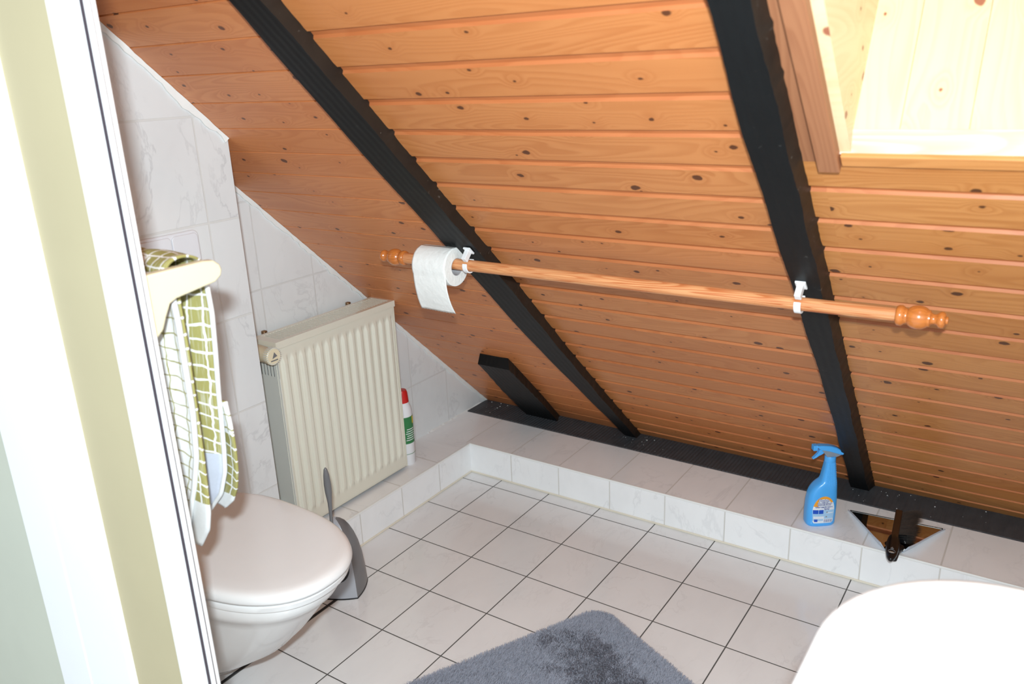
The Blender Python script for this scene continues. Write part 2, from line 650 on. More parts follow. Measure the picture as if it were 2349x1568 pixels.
# roof deck behind the boards keeps daylight out of the joints
deck = []
for xa, xb, sa, sb in ((-.12, WX0, -4.2, .2), (WX0, 2.44, -1.60, .2), (WX1, 2.44, -4.2, -1.60), (WX0, WX1, -4.2, WS0)):
    vs = [roof(xa, sa, -.012), roof(xb, sa, -.012), roof(xb, sb, -.012), roof(xa, sb, -.012)]
    vs += [roof(xa, sa, -.05), roof(xb, sa, -.05), roof(xb, sb, -.05), roof(xa, sb, -.05)]
    deck.append((vs, [(0, 1, 2, 3), (4, 5, 6, 7), (0, 1, 5, 4), (1, 2, 6, 5), (2, 3, 7, 6), (3, 0, 4, 7)]))
structure(mesh('ceiling_deck', *merge(deck), M_dark))


# ------------------------------------------------------------------ skylight
def plank(name, xr, sr, orr, mat, parent, along='s', bev=.0015):
    M = lambda p: roof(*p)
    v, f = box_vf((xr[0], sr[0], orr[0]), (xr[1], sr[1], orr[1]), M)
    o = mesh(name, v, f, mat, parent, uv=None)
    me = o.data
    L = me.uv_layers.new(name='UVMap')
    du = random.uniform(0, 30)
    base = world_loc(parent) if parent else Vector((0, 0, 0))
    raw = box_vf((xr[0], sr[0], orr[0]), (xr[1], sr[1], orr[1]))[0]
    for p in me.polygons:
        for li in p.loop_indices:
            x, s, oo = raw[me.loops[li].vertex_index]
            L.data[li].uv = (s + du, x + oo + du) if along == 's' else (x + du, s + oo + du)
    bevel(o, bev, 1)
    return o


win = thing('window_1', 'skylight opening lined with pale pine boards between black rafter and right edge', 'window', roof(1.9, WS1, 0))
del win['label'], win['category']
win['kind'] = 'structure'
plank('inner_trim', (1.540, 1.5665), (WS0, -1.664), (-.010, .001), M_trimwood, win)
plank('side_trim', (1.5665, 1.5985), (WS0, -1.658), (-.004, .016), M_trimwood, win)
plank('bottom_trim', (1.600, WX1), (-1.688, -1.664), (-.012, .008), M_pine_right, win, 'x')
# sill board stands square to the roof
# lower reveal boards rise from the sill
ang = math.radians(62)
d = Vector((0, math.cos(ang), math.sin(ang)))
f0 = Vector(roof(1.5985, -1.682, .0075))
sl = box('sill', (1.5985, f0.y, f0.z + .007), (WX1, f0.y + .016, f0.z + .043), M_sill, win)
for p in sl.data.polygons:
    for li in p.loop_indices:
        co = sl.data.vertices[sl.data.loops[li].vertex_index].co
        sl.data.uv_layers[0].data[li].uv = (co.x + 3.3, co.z + co.y * .5)
b0 = Vector((1.5985, f0.y + .002, f0.z + .043))
rv, xw = [], 1.60
Lr = .42
for k in range(8):
    x1 = min(xw + .0875 - (.010 if k == 0 else 0), WX1)
    rv.append((xw, x1 - .0008))
    xw = x1
du_parts_v, du_parts_f, du_uv = [], [], []
for (xa, xb) in rv:
    off = random.uniform(0, 20)
    pts = [Vector((xa, b0.y, b0.z)), Vector((xb, b0.y, b0.z)), Vector((xb, b0.y, b0.z)) + d * Lr, Vector((xa, b0.y, b0.z)) + d * Lr]
    nrm = Vector((0, d.z, -d.y)) * .014
    v = pts + [p + nrm for p in pts]
    b = len(du_parts_v)
    du_parts_v += v
    fs = [(0, 1, 2, 3), (4, 7, 6, 5), (0, 4, 5, 1), (1, 5, 6, 2), (2, 6, 7, 3), (3, 7, 4, 0)]
    du_parts_f += [tuple(i + b for i in f) for f in fs]
lr = mesh('lower_reveal', du_parts_v, du_parts_f, M_reveal, win, uv=None)
L = lr.data.uv_layers.new(name='UVMap')
for p in lr.data.polygons:
    for li in p.loop_indices:
        vi = lr.data.loops[li].vertex_index
        k = vi // 8
        co = lr.data.vertices[vi].co
        L.data[li].uv = ((vi % 4 >= 2) * Lr + k * 3.7, co.x + k * 5.3)


def wall_quad(name, pts, thick, mat, parent):
    P = [Vector(p) for p in pts]
    n = (P[1] - P[0]).cross(P[3] - P[0]).normalized() * thick
    v = P + [p + n for p in P]
    return mesh(name, v, [(0, 1, 2, 3), (4, 7, 6, 5), (0, 4, 5, 1), (1, 5, 6, 2), (2, 6, 7, 3), (3, 7, 4, 0)], mat, parent)


top_l = b0 + d * Lr
wall_quad('side_reveal', [roof(1.5985, -1.69, 0), roof(1.5985, WS0, 0), roof(1.5985, WS0, -.42), (1.5985, top_l.y, top_l.z)], -.016, M_reveal, win)
wall_quad('side_reveal', [roof(WX1, -1.69, 0), roof(WX1, WS0, 0), roof(WX1, WS0, -.42), (WX1, top_l.y, top_l.z)], .016, M_reveal, win)
wall_quad('upper_reveal', [roof(1.5985, WS0, 0), roof(WX1, WS0, 0), roof(WX1, WS0, -.42), roof(1.5985, WS0, -.42)], .016, M_reveal, win)
pz = [(1.5985, top_l.y, top_l.z), (WX1, top_l.y, top_l.z), roof(WX1, WS0, -.42), roof(1.5985, WS0, -.42)]
NG = NT('window_glass')
for n_ in list(NG.t.nodes):
    if n_.type == 'BSDF_PRINCIPLED':
        NG.t.nodes.remove(n_)
gl = NG.n('BsdfTransparent')
gs_ = NG.n('BsdfGlossy')
gs_.inputs['Roughness'].default_value = .02
mx = NG.n('MixShader')
mx.inputs[0].default_value = .06
NG.l(gl.outputs[0], mx.inputs[1])
NG.l(gs_.outputs[0], mx.inputs[2])
NG.l(mx.outputs[0], [n_ for n_ in NG.t.nodes if n_.type == 'OUTPUT_MATERIAL'][0].inputs[0])
wall_quad('pane', pz, .006, NG.m, win)


# ------------------------------------------------------------------ rafters and wall plate
def rafter(name, label, tabL, tabR, tabRt, p, s0, ticks=None, endcut=0.):
    """tables of (y, x): bottom-left edge, bottom-right edge, right contact"""
    y0 = s0
    N = 260
    base = Vector((tabR[-1][1] - .04, .41, .117))
    root = thing(name, label, 'beam', base, 'black roof beams')
    secs = []
    ys_ = [y0 + (.43 - y0) * i / N for i in range(N + 1)]
    jit = [random.uniform(-.0016, .0016) for _ in range(N + 1)]
    amp = [random.uniform(.001, .0045) for _ in range(60)]
    for i, y in enumerate(ys_):
        xl, = interp(tabL, y)
        xr, = interp(tabR, y)
        xc, = interp(tabRt, y)
        jl = .0012 * math.sin(i * .21 + xl * 40) + jit[i] * .2
        jr = .0014 * math.sin(i * .33 + xl * 90) + jit[i] * .5
        drip, oc = jit[i] * .4, -.0005
        if ticks:
            pitch, phase, g = ticks
            ph = (s_of_y(y) - phase) % pitch
            if ph > pitch - g:
                drip = amp[int((s_of_y(y) - phase) // pitch) % 60] * random.uniform(.75, 1.)
                oc = -.006
        row = []
        for (x, o) in ((xl - .002, -.010), (xl + jl, p), (xr + jr, p), (xc + .0015 + drip, oc), (xc, -.010)):
            s = s_of_y(y)
            smax = (-.002 * LN - o) / K + .001
            s = smax if i == N else min(s, smax - .0004 * (N - i))
            if i == 0 and endcut and o == p:
                s += endcut
            row.append(roof(x, s, o))
        secs.append(row)
    if endcut:
        secs = [secs[0]] + [r_ for r_ in secs[1:] if Vector(r_[1]).y > Vector(secs[0][1]).y + .001]
    v, f = loft_vf(secs)
    o = mesh('beam_body', v, f, [M_beam, M_beam_side], root, smooth=30)
    for poly_ in o.data.polygons:
        vi = sorted(set(k % 5 for k in poly_.vertices))
        if vi == [2, 3]:
            poly_.material_index = 1
    return root


rafter('rafter', 'long black painted rafter the toilet paper roll hangs in front of', [(-1.6, .672), (-1.09, .668), (-.85, .650), (-.5, .640), (-.17, .628), (.1, .640), (.43, .660)],
       [(-1.6, .742), (-1.03, .742), (-.62, .735), (-.45, .733), (-.1, .714), (.16, .706), (.43, .704)],
       [(-1.6, .744), (-1.03, .742), (-.62, .734), (-.45, .732), (-.1, .708), (.16, .701), (.43, .699)], .029, -1.6, (.088, -1.7195, .018))
rafter('rafter', 'black painted rafter running down past the left side of the skylight', [(-1.7, 1.492), (-1.03, 1.487), (-.86, 1.477), (-.53, 1.474), (-.145, 1.468), (.43, 1.446)],
       [(-1.7, 1.552), (-1.02, 1.541), (-.737, 1.534), (-.507, 1.528), (-.187, 1.518), (.43, 1.497)],
       [(-1.7, 1.556), (-1.02, 1.547), (-.737, 1.539), (-.507, 1.534), (-.187, 1.524), (.43, 1.507)], .031, -1.7, (.0905, -1.2227, .016))
rafter('rafter_stub', 'short black beam stub with slanted end beside the far left corner', [(.0, .278), (.076, .276), (.227, .247), (.43, .232)],
       [(.0, .408), (.07, .407), (.265, .395), (.43, .375)], [(.0, .393), (.063, .392), (.265, .374), (.43, .352)], .036, .035, None, .014)

N = 760
secs = []
for i in range(N + 1):
    x = 0.004 + (2.336 - .004) * i / N
    r = lambda a: random.uniform(-a, a)
    rib = .0016 if (i % 4) < 2 and .06 < x < 1.36 and not .60 < x < .74 else (.0006 if (i % 4) < 2 else 0)
    z = .1165 + rib
    secs.append([(x, .60, .05), (x, .2895, .05), (x, .2895 + r(.0012), .113 + rib), (x, .295 + r(.0015), z), (x, .42, z), (x, .60, z)])
wp = thing('wall_plate', 'black rough sawn timber lying behind the tiled ledge under the rafter feet', 'beam', (1.2, .4, .05))
mesh('beam_body', *loft_vf(secs), M_plate, wp)
parts = []
for i in range(60):
    x = random.choice([random.gauss(.72, .05), random.gauss(1.56, .06), random.gauss(1.75, .12), random.gauss(.08, .04)])
    if not .01 < x < 2.3:
        continue
    y = random.uniform(.30, .42)
    r = random.choice([.0004, .0005, .0006, .0008, .0012])
    parts.append(box_vf((x - r, y - r, .1175), (x + r * random.uniform(.6, 2), y + r, .1178 + r)))
mesh('plaster_crumbs', *merge(parts), M_caulk, wp)['kind'] = 'stuff'


# ------------------------------------------------------------------ wall fittings left: flush plate
fp = thing('flush_plate', 'white flush plate with two buttons on tiled wall above the toilet', 'flush plate', (.197, -1.06, 1.0))


def rrect(y0, y1, z0, z1, r, n=6):
    pts = []
    for cy, cz, a0 in ((y1 - r, z1 - r, 0), (y0 + r, z1 - r, 90), (y0 + r, z0 + r, 180), (y1 - r, z0 + r, 270)):
        for k in range(n + 1):
            a = math.radians(a0 + 90 * k / n)
            pts.append((cy + r * math.cos(a), cz + r * math.sin(a)))
    return pts


o = mesh('plate', *prism_vf(rrect(-1.185, -.938, .915, 1.080, .014), 0, .1965, .2045), M_flush, fp, smooth=40)
bevel(o, .002)
o = mesh('button', *prism_vf(rrect(-1.180, -1.0135, .920, 1.074, .010), 0, .2035, .2085), M_flush, fp, smooth=40)
bevel(o, .0015)
o = mesh('button', *prism_vf(rrect(-1.0110, -.943, .920, 1.074, .010), 0, .2035, .2085), M_flush, fp, smooth=40)
bevel(o, .0015)

# ------------------------------------------------------------------ toilet
TY = -1.137
toi = thing('toilet', 'white wall hung toilet with closed lid below the flush plate', 'toilet', (.197, TY, .03))


def dshape(xb, xf, hw, z, n=40, back=1.0, e=2.25, cy=TY, frac=.42):
    """D shaped outline: flat back at xb, egg shaped front to xf"""
    pts = []
    xm = xb + (xf - xb) * frac
    for i in range(n + 1):
        a = -math.pi / 2 + math.pi * i / n
        c, s = math.cos(a), math.sin(a)
        x = xm + (xf - xm) * (abs(c) ** (2 / e))
        y = cy + hw * math.copysign(abs(s) ** (2 / e), s)
        pts.append((x, y, z))
    for t in (.75, .5, .25, 0.):
        w = hw * (1 - (1 - back) * (1 - t) ** 3)
        pts.append((xb + (xm - xb) * t, cy + w, z))
    for t in (0., .25, .5, .75):
        w = hw * (1 - (1 - back) * (1 - t) ** 3)
        pts.append((xb + (xm - xb) * t, cy - w, z))
    return pts


BT = [(.043, .325, .085, 1.15), (.053, .352, .098, 1.12), (.083, .410, .112, 1.08), (.125, .470, .124, 1.05), (.18, .548, .136, 1.0), (.24, .606, .146, .98), (.29, .648, .154, .96),
      (.325, .676, .161, .95), (.345, .692, .165, .95), (.352, .704, .170, .95), (.366, .714, .1735, .95), (.384, .720, .175, .95), (.392, .719, .174, .95)]
BT = [(z, xf, hw * .96, b) for z, xf, hw, b in BT]
secs = [dshape(.197, xf, hw, z, back=b) for z, xf, hw, b in BT]
mesh('bowl', *loft_vf(secs), M_ceramic, toi, smooth=50)
# moulded swag line low on the bowl side
path = []
for i in range(26):
    t = i / 25
    x = .262 + .21 * t
    z = .265 - .165 * math.sin(t * math.pi * .62)
    hw = float(np.interp(z, [b[0] for b in BT], [b[2] for b in BT]))
    path.append((x, TY - hw * 1.0 + .004 * t, z))
mesh('moulded_line', *tube_vf(path, .0035, 8), M_ceramic, toi, smooth=60)
secs = [dshape(.225, xf, hw, z, back=.68, e=2.3, frac=.44) for z, xf, hw in ((.3935, .720, .156), (.3945, .732, .166), (.3975, .739, .1705), (.409, .7415, .1715), (.4125, .738, .169), (.4135, .726, .158))]
mesh('seat', *loft_vf(secs), M_seat, toi, smooth=50)
lid = []
for z, inset in ((.4150, .018), (.4158, .005), (.418, .0005), (.424, -.001), (.4335, .001), (.4385, .006), (.4405, .012), (.4412, .022), (.4400, .05), (.4385, .09), (.4378, .13), (.4375, .155)):
    hw = max(.174 - inset, .004)
    lid.append(dshape(.232 + inset * .9, .748 - inset * 1.35, hw, z, back=.66, e=2.3, frac=.44))
mesh('lid', *loft_vf(lid), M_seat, toi, smooth=60)
for s in (-1, 1):
    mesh('hinge', *revolve_vf([(-.022, .0), (-.022, .011), (.022, .011), (.022, .0)], (.222, TY + s * .075, .420), (0, 1, 0), 18), M_seat, toi, smooth=40)

# ------------------------------------------------------------------ radiator
RX0, RX1, RYA, RYB, RZ0, RZ1 = .030, .130, -.702, -.212, .126, .717
rad = thing('radiator', 'cream panel radiator with vertical flutes on the left tiled wall', 'radiator', (.08, -.455, RZ0))
ny, nz = 200, 90
ys = np.linspace(RYA, RYB, ny)
zs = np.linspace(RZ0, RZ1 - .008, nz)
nr = 14.0
V = []
for z in zs:
    for y in ys:
        u = (y - RYA - .012) / (RYB - RYA - .024) * nr
        fl = .5 - .5 * math.cos(2 * math.pi * u)
        fl = min(1, max(0, (fl - .22) / .5))
        fl = fl * fl * (3 - 2 * fl)
        w = min(1, max(0, (z - RZ0 - .040) / .022)) * min(1, max(0, (RZ1 - .045 - z) / .022))
        inb = 1 if 0 < u < nr else 0
        w = w * w * (3 - 2 * w)
        ed = min(y - RYA, RYB - y, z - RZ0, RZ1 - .008 - z)
        r = max(0, .004 - ed)
        V.append((RX1 - .006 + (-.002 + .009 * fl) * w * inb + .002 * (1 - w) - r * .8, y, z))
F = [(k * ny + i, k * ny + i + 1, (k + 1) * ny + i + 1, (k + 1) * ny + i) for k in range(nz - 1) for i in range(ny - 1)]
mesh('front_panel', V, F, M_radiator, rad, smooth=60)
box('core', (RX0 + .010, RYA + .012, RZ0 + .004), (RX1 - .016, RYB - .012, RZ1 - .030), M_dark, rad)
box('back_panel', (RX0, RYA + .004, RZ0), (RX0 + .006, RYB - .004, RZ1 - .012), M_radiator, rad, bev=.001)
# side covers, the near one with slots under the valve
side = [box_vf((RX0, RYA + .001, RZ0), (RX1 - .004, RYA + .004, RZ1 - .105)), box_vf((RX0, RYA + .001, RZ1 - .06), (RX1 - .0145, RYA + .004, RZ1 - .0125))]
for k in range(8):
    x = RX0 + (RX1 - RX0 - .004) * k / 7.4
    side.append(box_vf((x, RYA + .0012, RZ1 - .106), (x + .0075, RYA + .0038, RZ1 - .058)))
mesh('side_cover', *merge(side), M_radside, rad)
box('side_cover', (RX0, RYB - .003, RZ0), (RX1 - .004, RYB, RZ1 - .008), M_radiator, rad)
# top grille
gr = [box_vf((RX0, RYA, RZ1 - .012), (RX0 + .012, RYB, RZ1)), box_vf((RX1 - .014, RYA, RZ1 - .020), (RX1 + .001, RYB, RZ1)),
      box_vf((RX0 + .0121, RYA, RZ1 - .014), (RX1 - .0141, RYA + .0259, RZ1)), box_vf((RX0 + .0121, RYB - .0139, RZ1 - .012), (RX1 - .0141, RYB, RZ1))]
ng = 40
for k in range(ng):
    y = RYA + .026 + (RYB - .014 - RYA - .026) * k / ng
    gr.append(box_vf((RX0 + .0122, y + .0003, RZ1 - .008), (RX1 - .0142, y + .0054, RZ1 - .0005)))
mesh('top_grille', *merge(gr), M_radiator, rad)
for y in (-.640, -.300):
    box('wall_bracket', (.004, y - .007, RZ1 - .02), (RX0 - .012, y + .007, RZ1 + .002), M_screw, rad, bev=.003)
# thermostat head
vx, vy, vz = .060, -.728, .690
vv, vf = revolve_vf([(0, .016), (.012, .0185), (.014, .022), (.022, .0235), (.070, .0215), (.076, .024), (.088, .024), (.0905, .0215)], (vx, vy, vz), (1, 0, -.02), 40)
val = mesh('thermostat_head', vv, vf, M_valve, rad, smooth=35)
nt = [box_vf((vx + .0885, -.0012, -.0005), (vx + .0912, .0012, .0005), None)]
parts = []
for k in range(26):
    a = 2 * math.pi * k / 26
    ca, sa = math.cos(a), math.sin(a)
    M = lambda p, ca=ca, sa=sa: (p[0], vy + p[1] * -sa + p[2] * ca, vz + p[1] * ca + p[2] * sa)
    parts.append(box_vf((vx + .075, -.0011, .0205), (vx + .0915, .0011, .0246), M))
mesh('notches', *merge(parts), M_radside, val)
ar = [(vx + .0912, vy - .006, vz - .006), (vx + .0912, vy + .011, vz - .002), (vx + .0912, vy + .002, vz + .011),
      (vx + .0905, vy - .006, vz - .006), (vx + .0905, vy + .011, vz - .002), (vx + .0905, vy + .002, vz + .011)]
mesh('arrow_mark', ar, [(0, 1, 2), (3, 4, 5), (0, 1, 4, 3), (1, 2, 5, 4), (2, 0, 3, 5)], M_darkgrey, val)
mesh('arrow_mark', *box_vf((vx + .0905, vy - .012, vz - .0135), (vx + .0912, vy + .012, vz - .0105)), M_darkgrey, val)
mesh('valve_body', *revolve_vf([(0, .012), (.02, .013), (.035, .016), (.04, .016)], (vx - .035, vy, vz), (1, 0, 0), 24), M_valve, rad, smooth=40)
mesh('valve_body', *revolve_vf([(0, .010), (.035, .010)], (vx - .005, vy, vz), (0, 1, 0), 20), M_valve, rad, smooth=40)
mesh('pipe_collar', *revolve_vf([(0, .006), (0, .013), (.008, .013), (.008, .006)], (.06, -.716, .205), (.6, -.3, .7), 24), M_bottlewhite, rad, smooth=40)
mesh('pipe', *tube_vf([(.06, -.716, .207), (.055, -.714, .190), (.052, -.712, .112)], .007, 12), M_valve, rad, smooth=60)

# ------------------------------------------------------------------ bottle behind the radiator
BC = (.088, -.1720, .115)
bt = thing('cleaner_bottle', 'slim white bottle with red cap and green label behind the radiator', 'bottle', BC)
mesh('body', *revolve_vf([(0, .001), (0, .029), (.003, .031), (.195, .031), (.208, .029), (.222, .0235), (.228, .0225), (.228, .001)], BC, (0, 0, 1), 36), M_bottlewhite, bt, smooth=40)
mesh('cap', *revolve_vf([(.227, .001), (.227, .023), (.262, .0205), (.270, .017), (.272, .001)], BC, (0, 0, 1), 32), M_red, bt, smooth=40)


def band(name, z0, z1, a0, a1, r, mat, parent, c=BC, n=24):
    v, f = [], []
    for i in range(n + 1):
        a = math.radians(a0 + (a1 - a0) * i / n)
        for z, rr in ((z0, r), (z1, r), (z1, r - .0006), (z0, r - .0006)):
            v.append((c[0] + rr * math.cos(a), c[1] + rr * math.sin(a), c[2] + z))
    secs = [v[4 * i:4 * i + 4] for i in range(n + 1)]
    return mesh(name, *loft_vf(secs), mat, parent, smooth=40)


lb = band('label', .080, .178, -120, 120, .0316, M_green, bt)
band('label_mark', .150, .176, 15, 45, .0319, M_yellow, lb)
for k in range(6):
    band('label_text', .092 + k * .008, .0945 + k * .008, -40 + 4 * (k % 3), 30 - 6 * (k % 2), .0318, M_bottlewhite, lb, n=10)
band('label_line', .040, .0415, -120, 120, .0314, M_green, bt)

# ------------------------------------------------------------------ toilet brush and holder
hb = thing('brush_holder', 'silver grey toilet brush holder on the floor between toilet and ledge', 'brush holder', (.318, -.718, 0))
Ft, Rt, Bk, Lt = (.376, -.733), (.336, -.650), (.252, -.690), (.292, -.785)      # footprint corners: front, right, back, left


def foot(z, k, shift):
    """square footprint scaled about a point near the back corner"""
    c = Vector((.292, -.712))
    out = []
    P_ = [Vector(Ft), Vector(Rt), Vector(Bk), Vector(Lt)]
    n = 8
    for i in range(4):
        a, b = P_[i], P_[(i + 1) % 4]
        for j in range(n):
            t = j / n
            q_ = a + (b - a) * t
            bul = 4 * t * (1 - t) * .006
            nn = Vector(((b - a).y, -(b - a).x)).normalized()
            q_ = q_ + nn * bul * (-1 if nn.dot(q_ - c) < 0 else 1)
            q_ = c + (q_ - c) * k + Vector(shift)
            out.append((q_.x, q_.y, z))
    return out


prof = [(0., 1.0), (.004, 1.0), (.055, .96), (.10, .90), (.14, .80), (.17, .68), (.195, .53), (.212, .38), (.222, .22), (.226, .10)]
secs = [foot(z, k, (0, 0)) for z, k in prof]
v, f = loft_vf(secs)
ho = mesh('shell', v, f, [M_greyplastic, M_darkgrey], hb, smooth=35)
for p in ho.data.polygons:
    idx = [i % 32 for i in p.vertices]
    if len(idx) == 4 and all(i <= 16 for i in idx):
        p.material_index = 1 if min(idx) < 16 else 0
box('foot_rim', (0, 0, 0), (.001, .001, .001), M_black, hb)
D.objects.remove(D.objects['foot_rim'])
mesh('foot_rim', *loft_vf([foot(0., 1.012, (0, 0)), foot(.004, 1.012, (0, 0))]), M_black, hb)
# round opening on the face towards the toilet, dark inside
nL = Vector((Ft[1] - Lt[1], -(Ft[0] - Lt[0]), 0)).normalized()
fm = Vector(((Ft[0] + Lt[0]) / 2 - .002, (Ft[1] + Lt[1]) / 2 - .0, .092))
op = [(-.004, .0), (-.004, .036), (.0015, .036), (.0015, .031), (-.002, .030), (-.002, .0)]
mesh('opening', *revolve_vf([(0.0, .0), (.0, .036), (.0070, .036), (.0070, .0)], fm + nL * .0015 - nL * .004, nL + Vector((0, 0, .18)), 30, False), M_black, hb, smooth=40)
tb = thing('toilet_brush', 'grey toilet brush handle sticking up out of its holder', 'toilet brush', (.318, -.755, .10))
hp = [Vector((.322, -.750, .20)), Vector((.334, -.757, .265)), Vector((.3405, -.761, .31)), Vector((.345, -.765, .345)), Vector((.3475, -.7675, .37)), Vector((.350, -.770, .40)), Vector((.352, -.772, .418)), Vector((.3525, -.7725, .424))]
mesh('handle', *tube_vf(hp, [.0045, .0045, .006, .0092, .0098, .008, .005, .001], 16), M_darkgrey, tb, smooth=60)
parts = []
for k in range(220):
    a = random.uniform(0, 2 * math.pi)
    h = random.uniform(.075, .14)
    c = Vector((.300, -.735, h)) + nL * .004
    dr = Vector((math.cos(a), math.sin(a), random.uniform(-.3, .3))).normalized()
    if dr.dot(nL) < .0:
        dr = dr - nL * dr.dot(nL) * 1.7
    e_ = c + dr * .034
    t_ = Vector((-dr.y, dr.x, 0)).normalized() * .0007
    parts.append(([c - t_, c + t_, e_ + t_, e_ - t_, c + Vector((0, 0, .001)), e_ + Vector((0, 0, .001))], [(0, 1, 2, 3), (0, 1, 4), (2, 3, 5)]))
br_ = mesh('bristles', *merge(parts), M_bristle, tb)
br_['kind'] = 'stuff'

# ------------------------------------------------------------------ curtain pole with brackets and paper roll
PY, PZ = -.565, .9615
pole = thing('curtain_pole', 'worn round wooden pole with turned finials hanging across the black rafters', 'curtain pole', (1.1, PY, PZ))
secs = []
NP = 60
for i in range(NP + 1):
    x = .490 + (1.672 - .490) * i / NP
    r = float(np.interp(x, [.49, 1.2, 1.45, 1.672], [.0138, .0136, .0132, .0120]))
    secs.append([(x, PY + r * math.cos(2 * math.pi * k / 28), PZ + r * math.sin(2 * math.pi * k / 28)) for k in range(28)])
po = mesh('rod', *loft_vf(secs), M_pole, pole, smooth=50, uv=None)
L = po.data.uv_layers.new(name='UVMap')
for p in po.data.polygons:
    for li in p.loop_indices:
        vi = po.data.loops[li].vertex_index
        k = vi % 28
        co = po.data.vertices[vi].co
        kk = k if not (k == 0 and max(i % 28 for i in p.vertices) == 27) else 28
        L.data[li].uv = (co.x * .6, kk * .0062)
prof = [(0, .010), (0, .0165), (.003, .0185), (.009, .0188), (.0125, .0165), (.0145, .0145), (.018, .0138), (.0205, .0150), (.0215, .0150)]
for k in range(13):
    a = -1.02 + 2.0 * k / 12
    prof.append((.0355 + .0170 * math.sin(a) / math.sin(1.02), .0215 * math.cos(a * .82)))
prof += [(.0535, .0150), (.0550, .0148), (.0558, .0120), (.0590, .0095), (.0625, .0092), (.0655, .0105), (.0675, .0128), (.0700, .0146), (.0735, .0152), (.0770, .0140), (.0790, .0105), (.0800, .0072), (.0830, .0066), (.0840, .001)]
mesh('finial', *revolve_vf(prof, (1.664, PY, PZ), (1, 0, 0), 40), M_finial, pole, smooth=60)
mesh('finial', *revolve_vf(prof, (.512, PY, PZ), (-1, 0, 0), 40), M_finial, pole, smooth=60)


def bracket(x, label, rot=0.):
    b = thing('pole_bracket', label, 'bracket', (x, PY, PZ), 'white pole brackets')
    # base on the rafter face, stem, open C clip round the pole; frame: n into room, t down slope
    nrm = Vector((0, -K / LN, -1 / LN))
    dn = Vector((0, 1 / LN, -K / LN))
    X = Vector((1, 0, 0))
    c = Vector((x, PY, PZ))
    s_c = None
    # distance from pole axis to rafter face along -nrm
    h0 = (Vector(roof(x, 0, 0)) - c).dot(nrm)      # negative
    face = h0 + .031
    up = -dn * .018
    M = lambda p: c + X * p[0] + dn * p[1] + nrm * p[2]
    v, f = box_vf((-.010, -.034, face), (.010, -.010, face + .0045), M)
    bevel(mesh('base_plate', v, f, M_white_plastic, b), .001)
    v, f = box_vf((-.006, -.030, face + .004), (.006, -.015, -.0), M)
    bevel(mesh('stem', v, f, M_white_plastic, b), .001)
    secs = []
    for i in range(25):
        a = math.radians(200 + 250 * i / 24)
        ro, ri = .0185, .0150
        row = []
        for (rr, xx) in ((ri, -.0065), (ro, -.0065), (ro, .0065), (ri, .0065)):
            row.append(c + X * xx + dn * (rr * math.cos(a)) + nrm * (rr * math.sin(a + math.pi)) * 1)
        secs.append(row)
    bevel(mesh('clip', *loft_vf(secs), M_white_plastic, b, smooth=40), .0007, 1)
    return b


bracket(.711, 'white plastic pole bracket beside the toilet paper roll')
bracket(1.494, 'white plastic pole bracket on the rafter beside the skylight')

# paper roll hangs on the pole
RC = (PY, PZ - .0072)
RR, RI = .0475, .0215
X0, X1 = .572, .674
tp = thing('toilet_paper_roll', 'white toilet paper roll with hanging sheet on the wooden pole', 'toilet paper', ((X0 + X1) / 2, RC[0], RC[1]))
n = 64
secs = []
for (x, r) in ((X0, RI), (X0, RR - .001), (X0 + .001, RR), (X1 - .001, RR), (X1, RR - .001), (X1, RI), (X0, RI)):
    secs.append([(x, RC[0] + r * math.cos(2 * math.pi * k / n), RC[1] + r * math.sin(2 * math.pi * k / n)) for k in range(n)])
mesh('roll', *loft_vf(secs, True, False, False), M_paper, tp, smooth=40)
secs = []
for (x, r) in ((X0 + .0005, RI + .0003), (X1 + .0003, RI + .0003), (X1 + .0003, RI - .001), (X0 + .0005, RI - .001)):
    secs.append([(x, RC[0] + r * math.cos(2 * math.pi * k / n), RC[1] + r * math.sin(2 * math.pi * k / n)) for k in range(n)])
secs.append(secs[0])
mesh('cardboard_core', *loft_vf(secs, True, False, False), M_card, tp, smooth=40)
# hanging sheet: leaves the roll on the room side, curls back at its end
path = []
for k in range(14):
    a = math.radians(95 + (200 - 95) * k / 13)
    path.append((RC[0] + (RR + .0008) * math.cos(a), RC[1] + (RR + .0008) * math.sin(a)))
y0, z0 = path[-1]
for k in range(1, 16):
    t = k / 15
    path.append((y0 + .002 * t + .026 * t ** 2.2, z0 - .097 * t))
V, F = [], []
nx = 24
for i, (y, z) in enumerate(path):
    for j in range(nx + 1):
        x = X0 + (X1 - X0) * j / nx
        t = max(0, (i - 14) / 14)
        wv = .0022 * math.sin(j / nx * 5 + 1) * t
        sk = .012 * t * t * (j / nx - .25)
        V.append((x - .004 * t * t, y + wv + sk * .9, z - sk * .35 + (.0010 * ((j % 2) - .5) if i == len(path) - 1 else 0)))
for i in range(len(path) - 1):
    for j in range(nx):
        a = i * (nx + 1) + j
        F.append((a, a + 1, a + nx + 2, a + nx + 1))
sh = mesh('loose_sheet', V, F, M_paper, tp, smooth=80)
so = sh.modifiers.new('solid', 'SOLIDIFY')
so.thickness = .0006
so.offset = 0

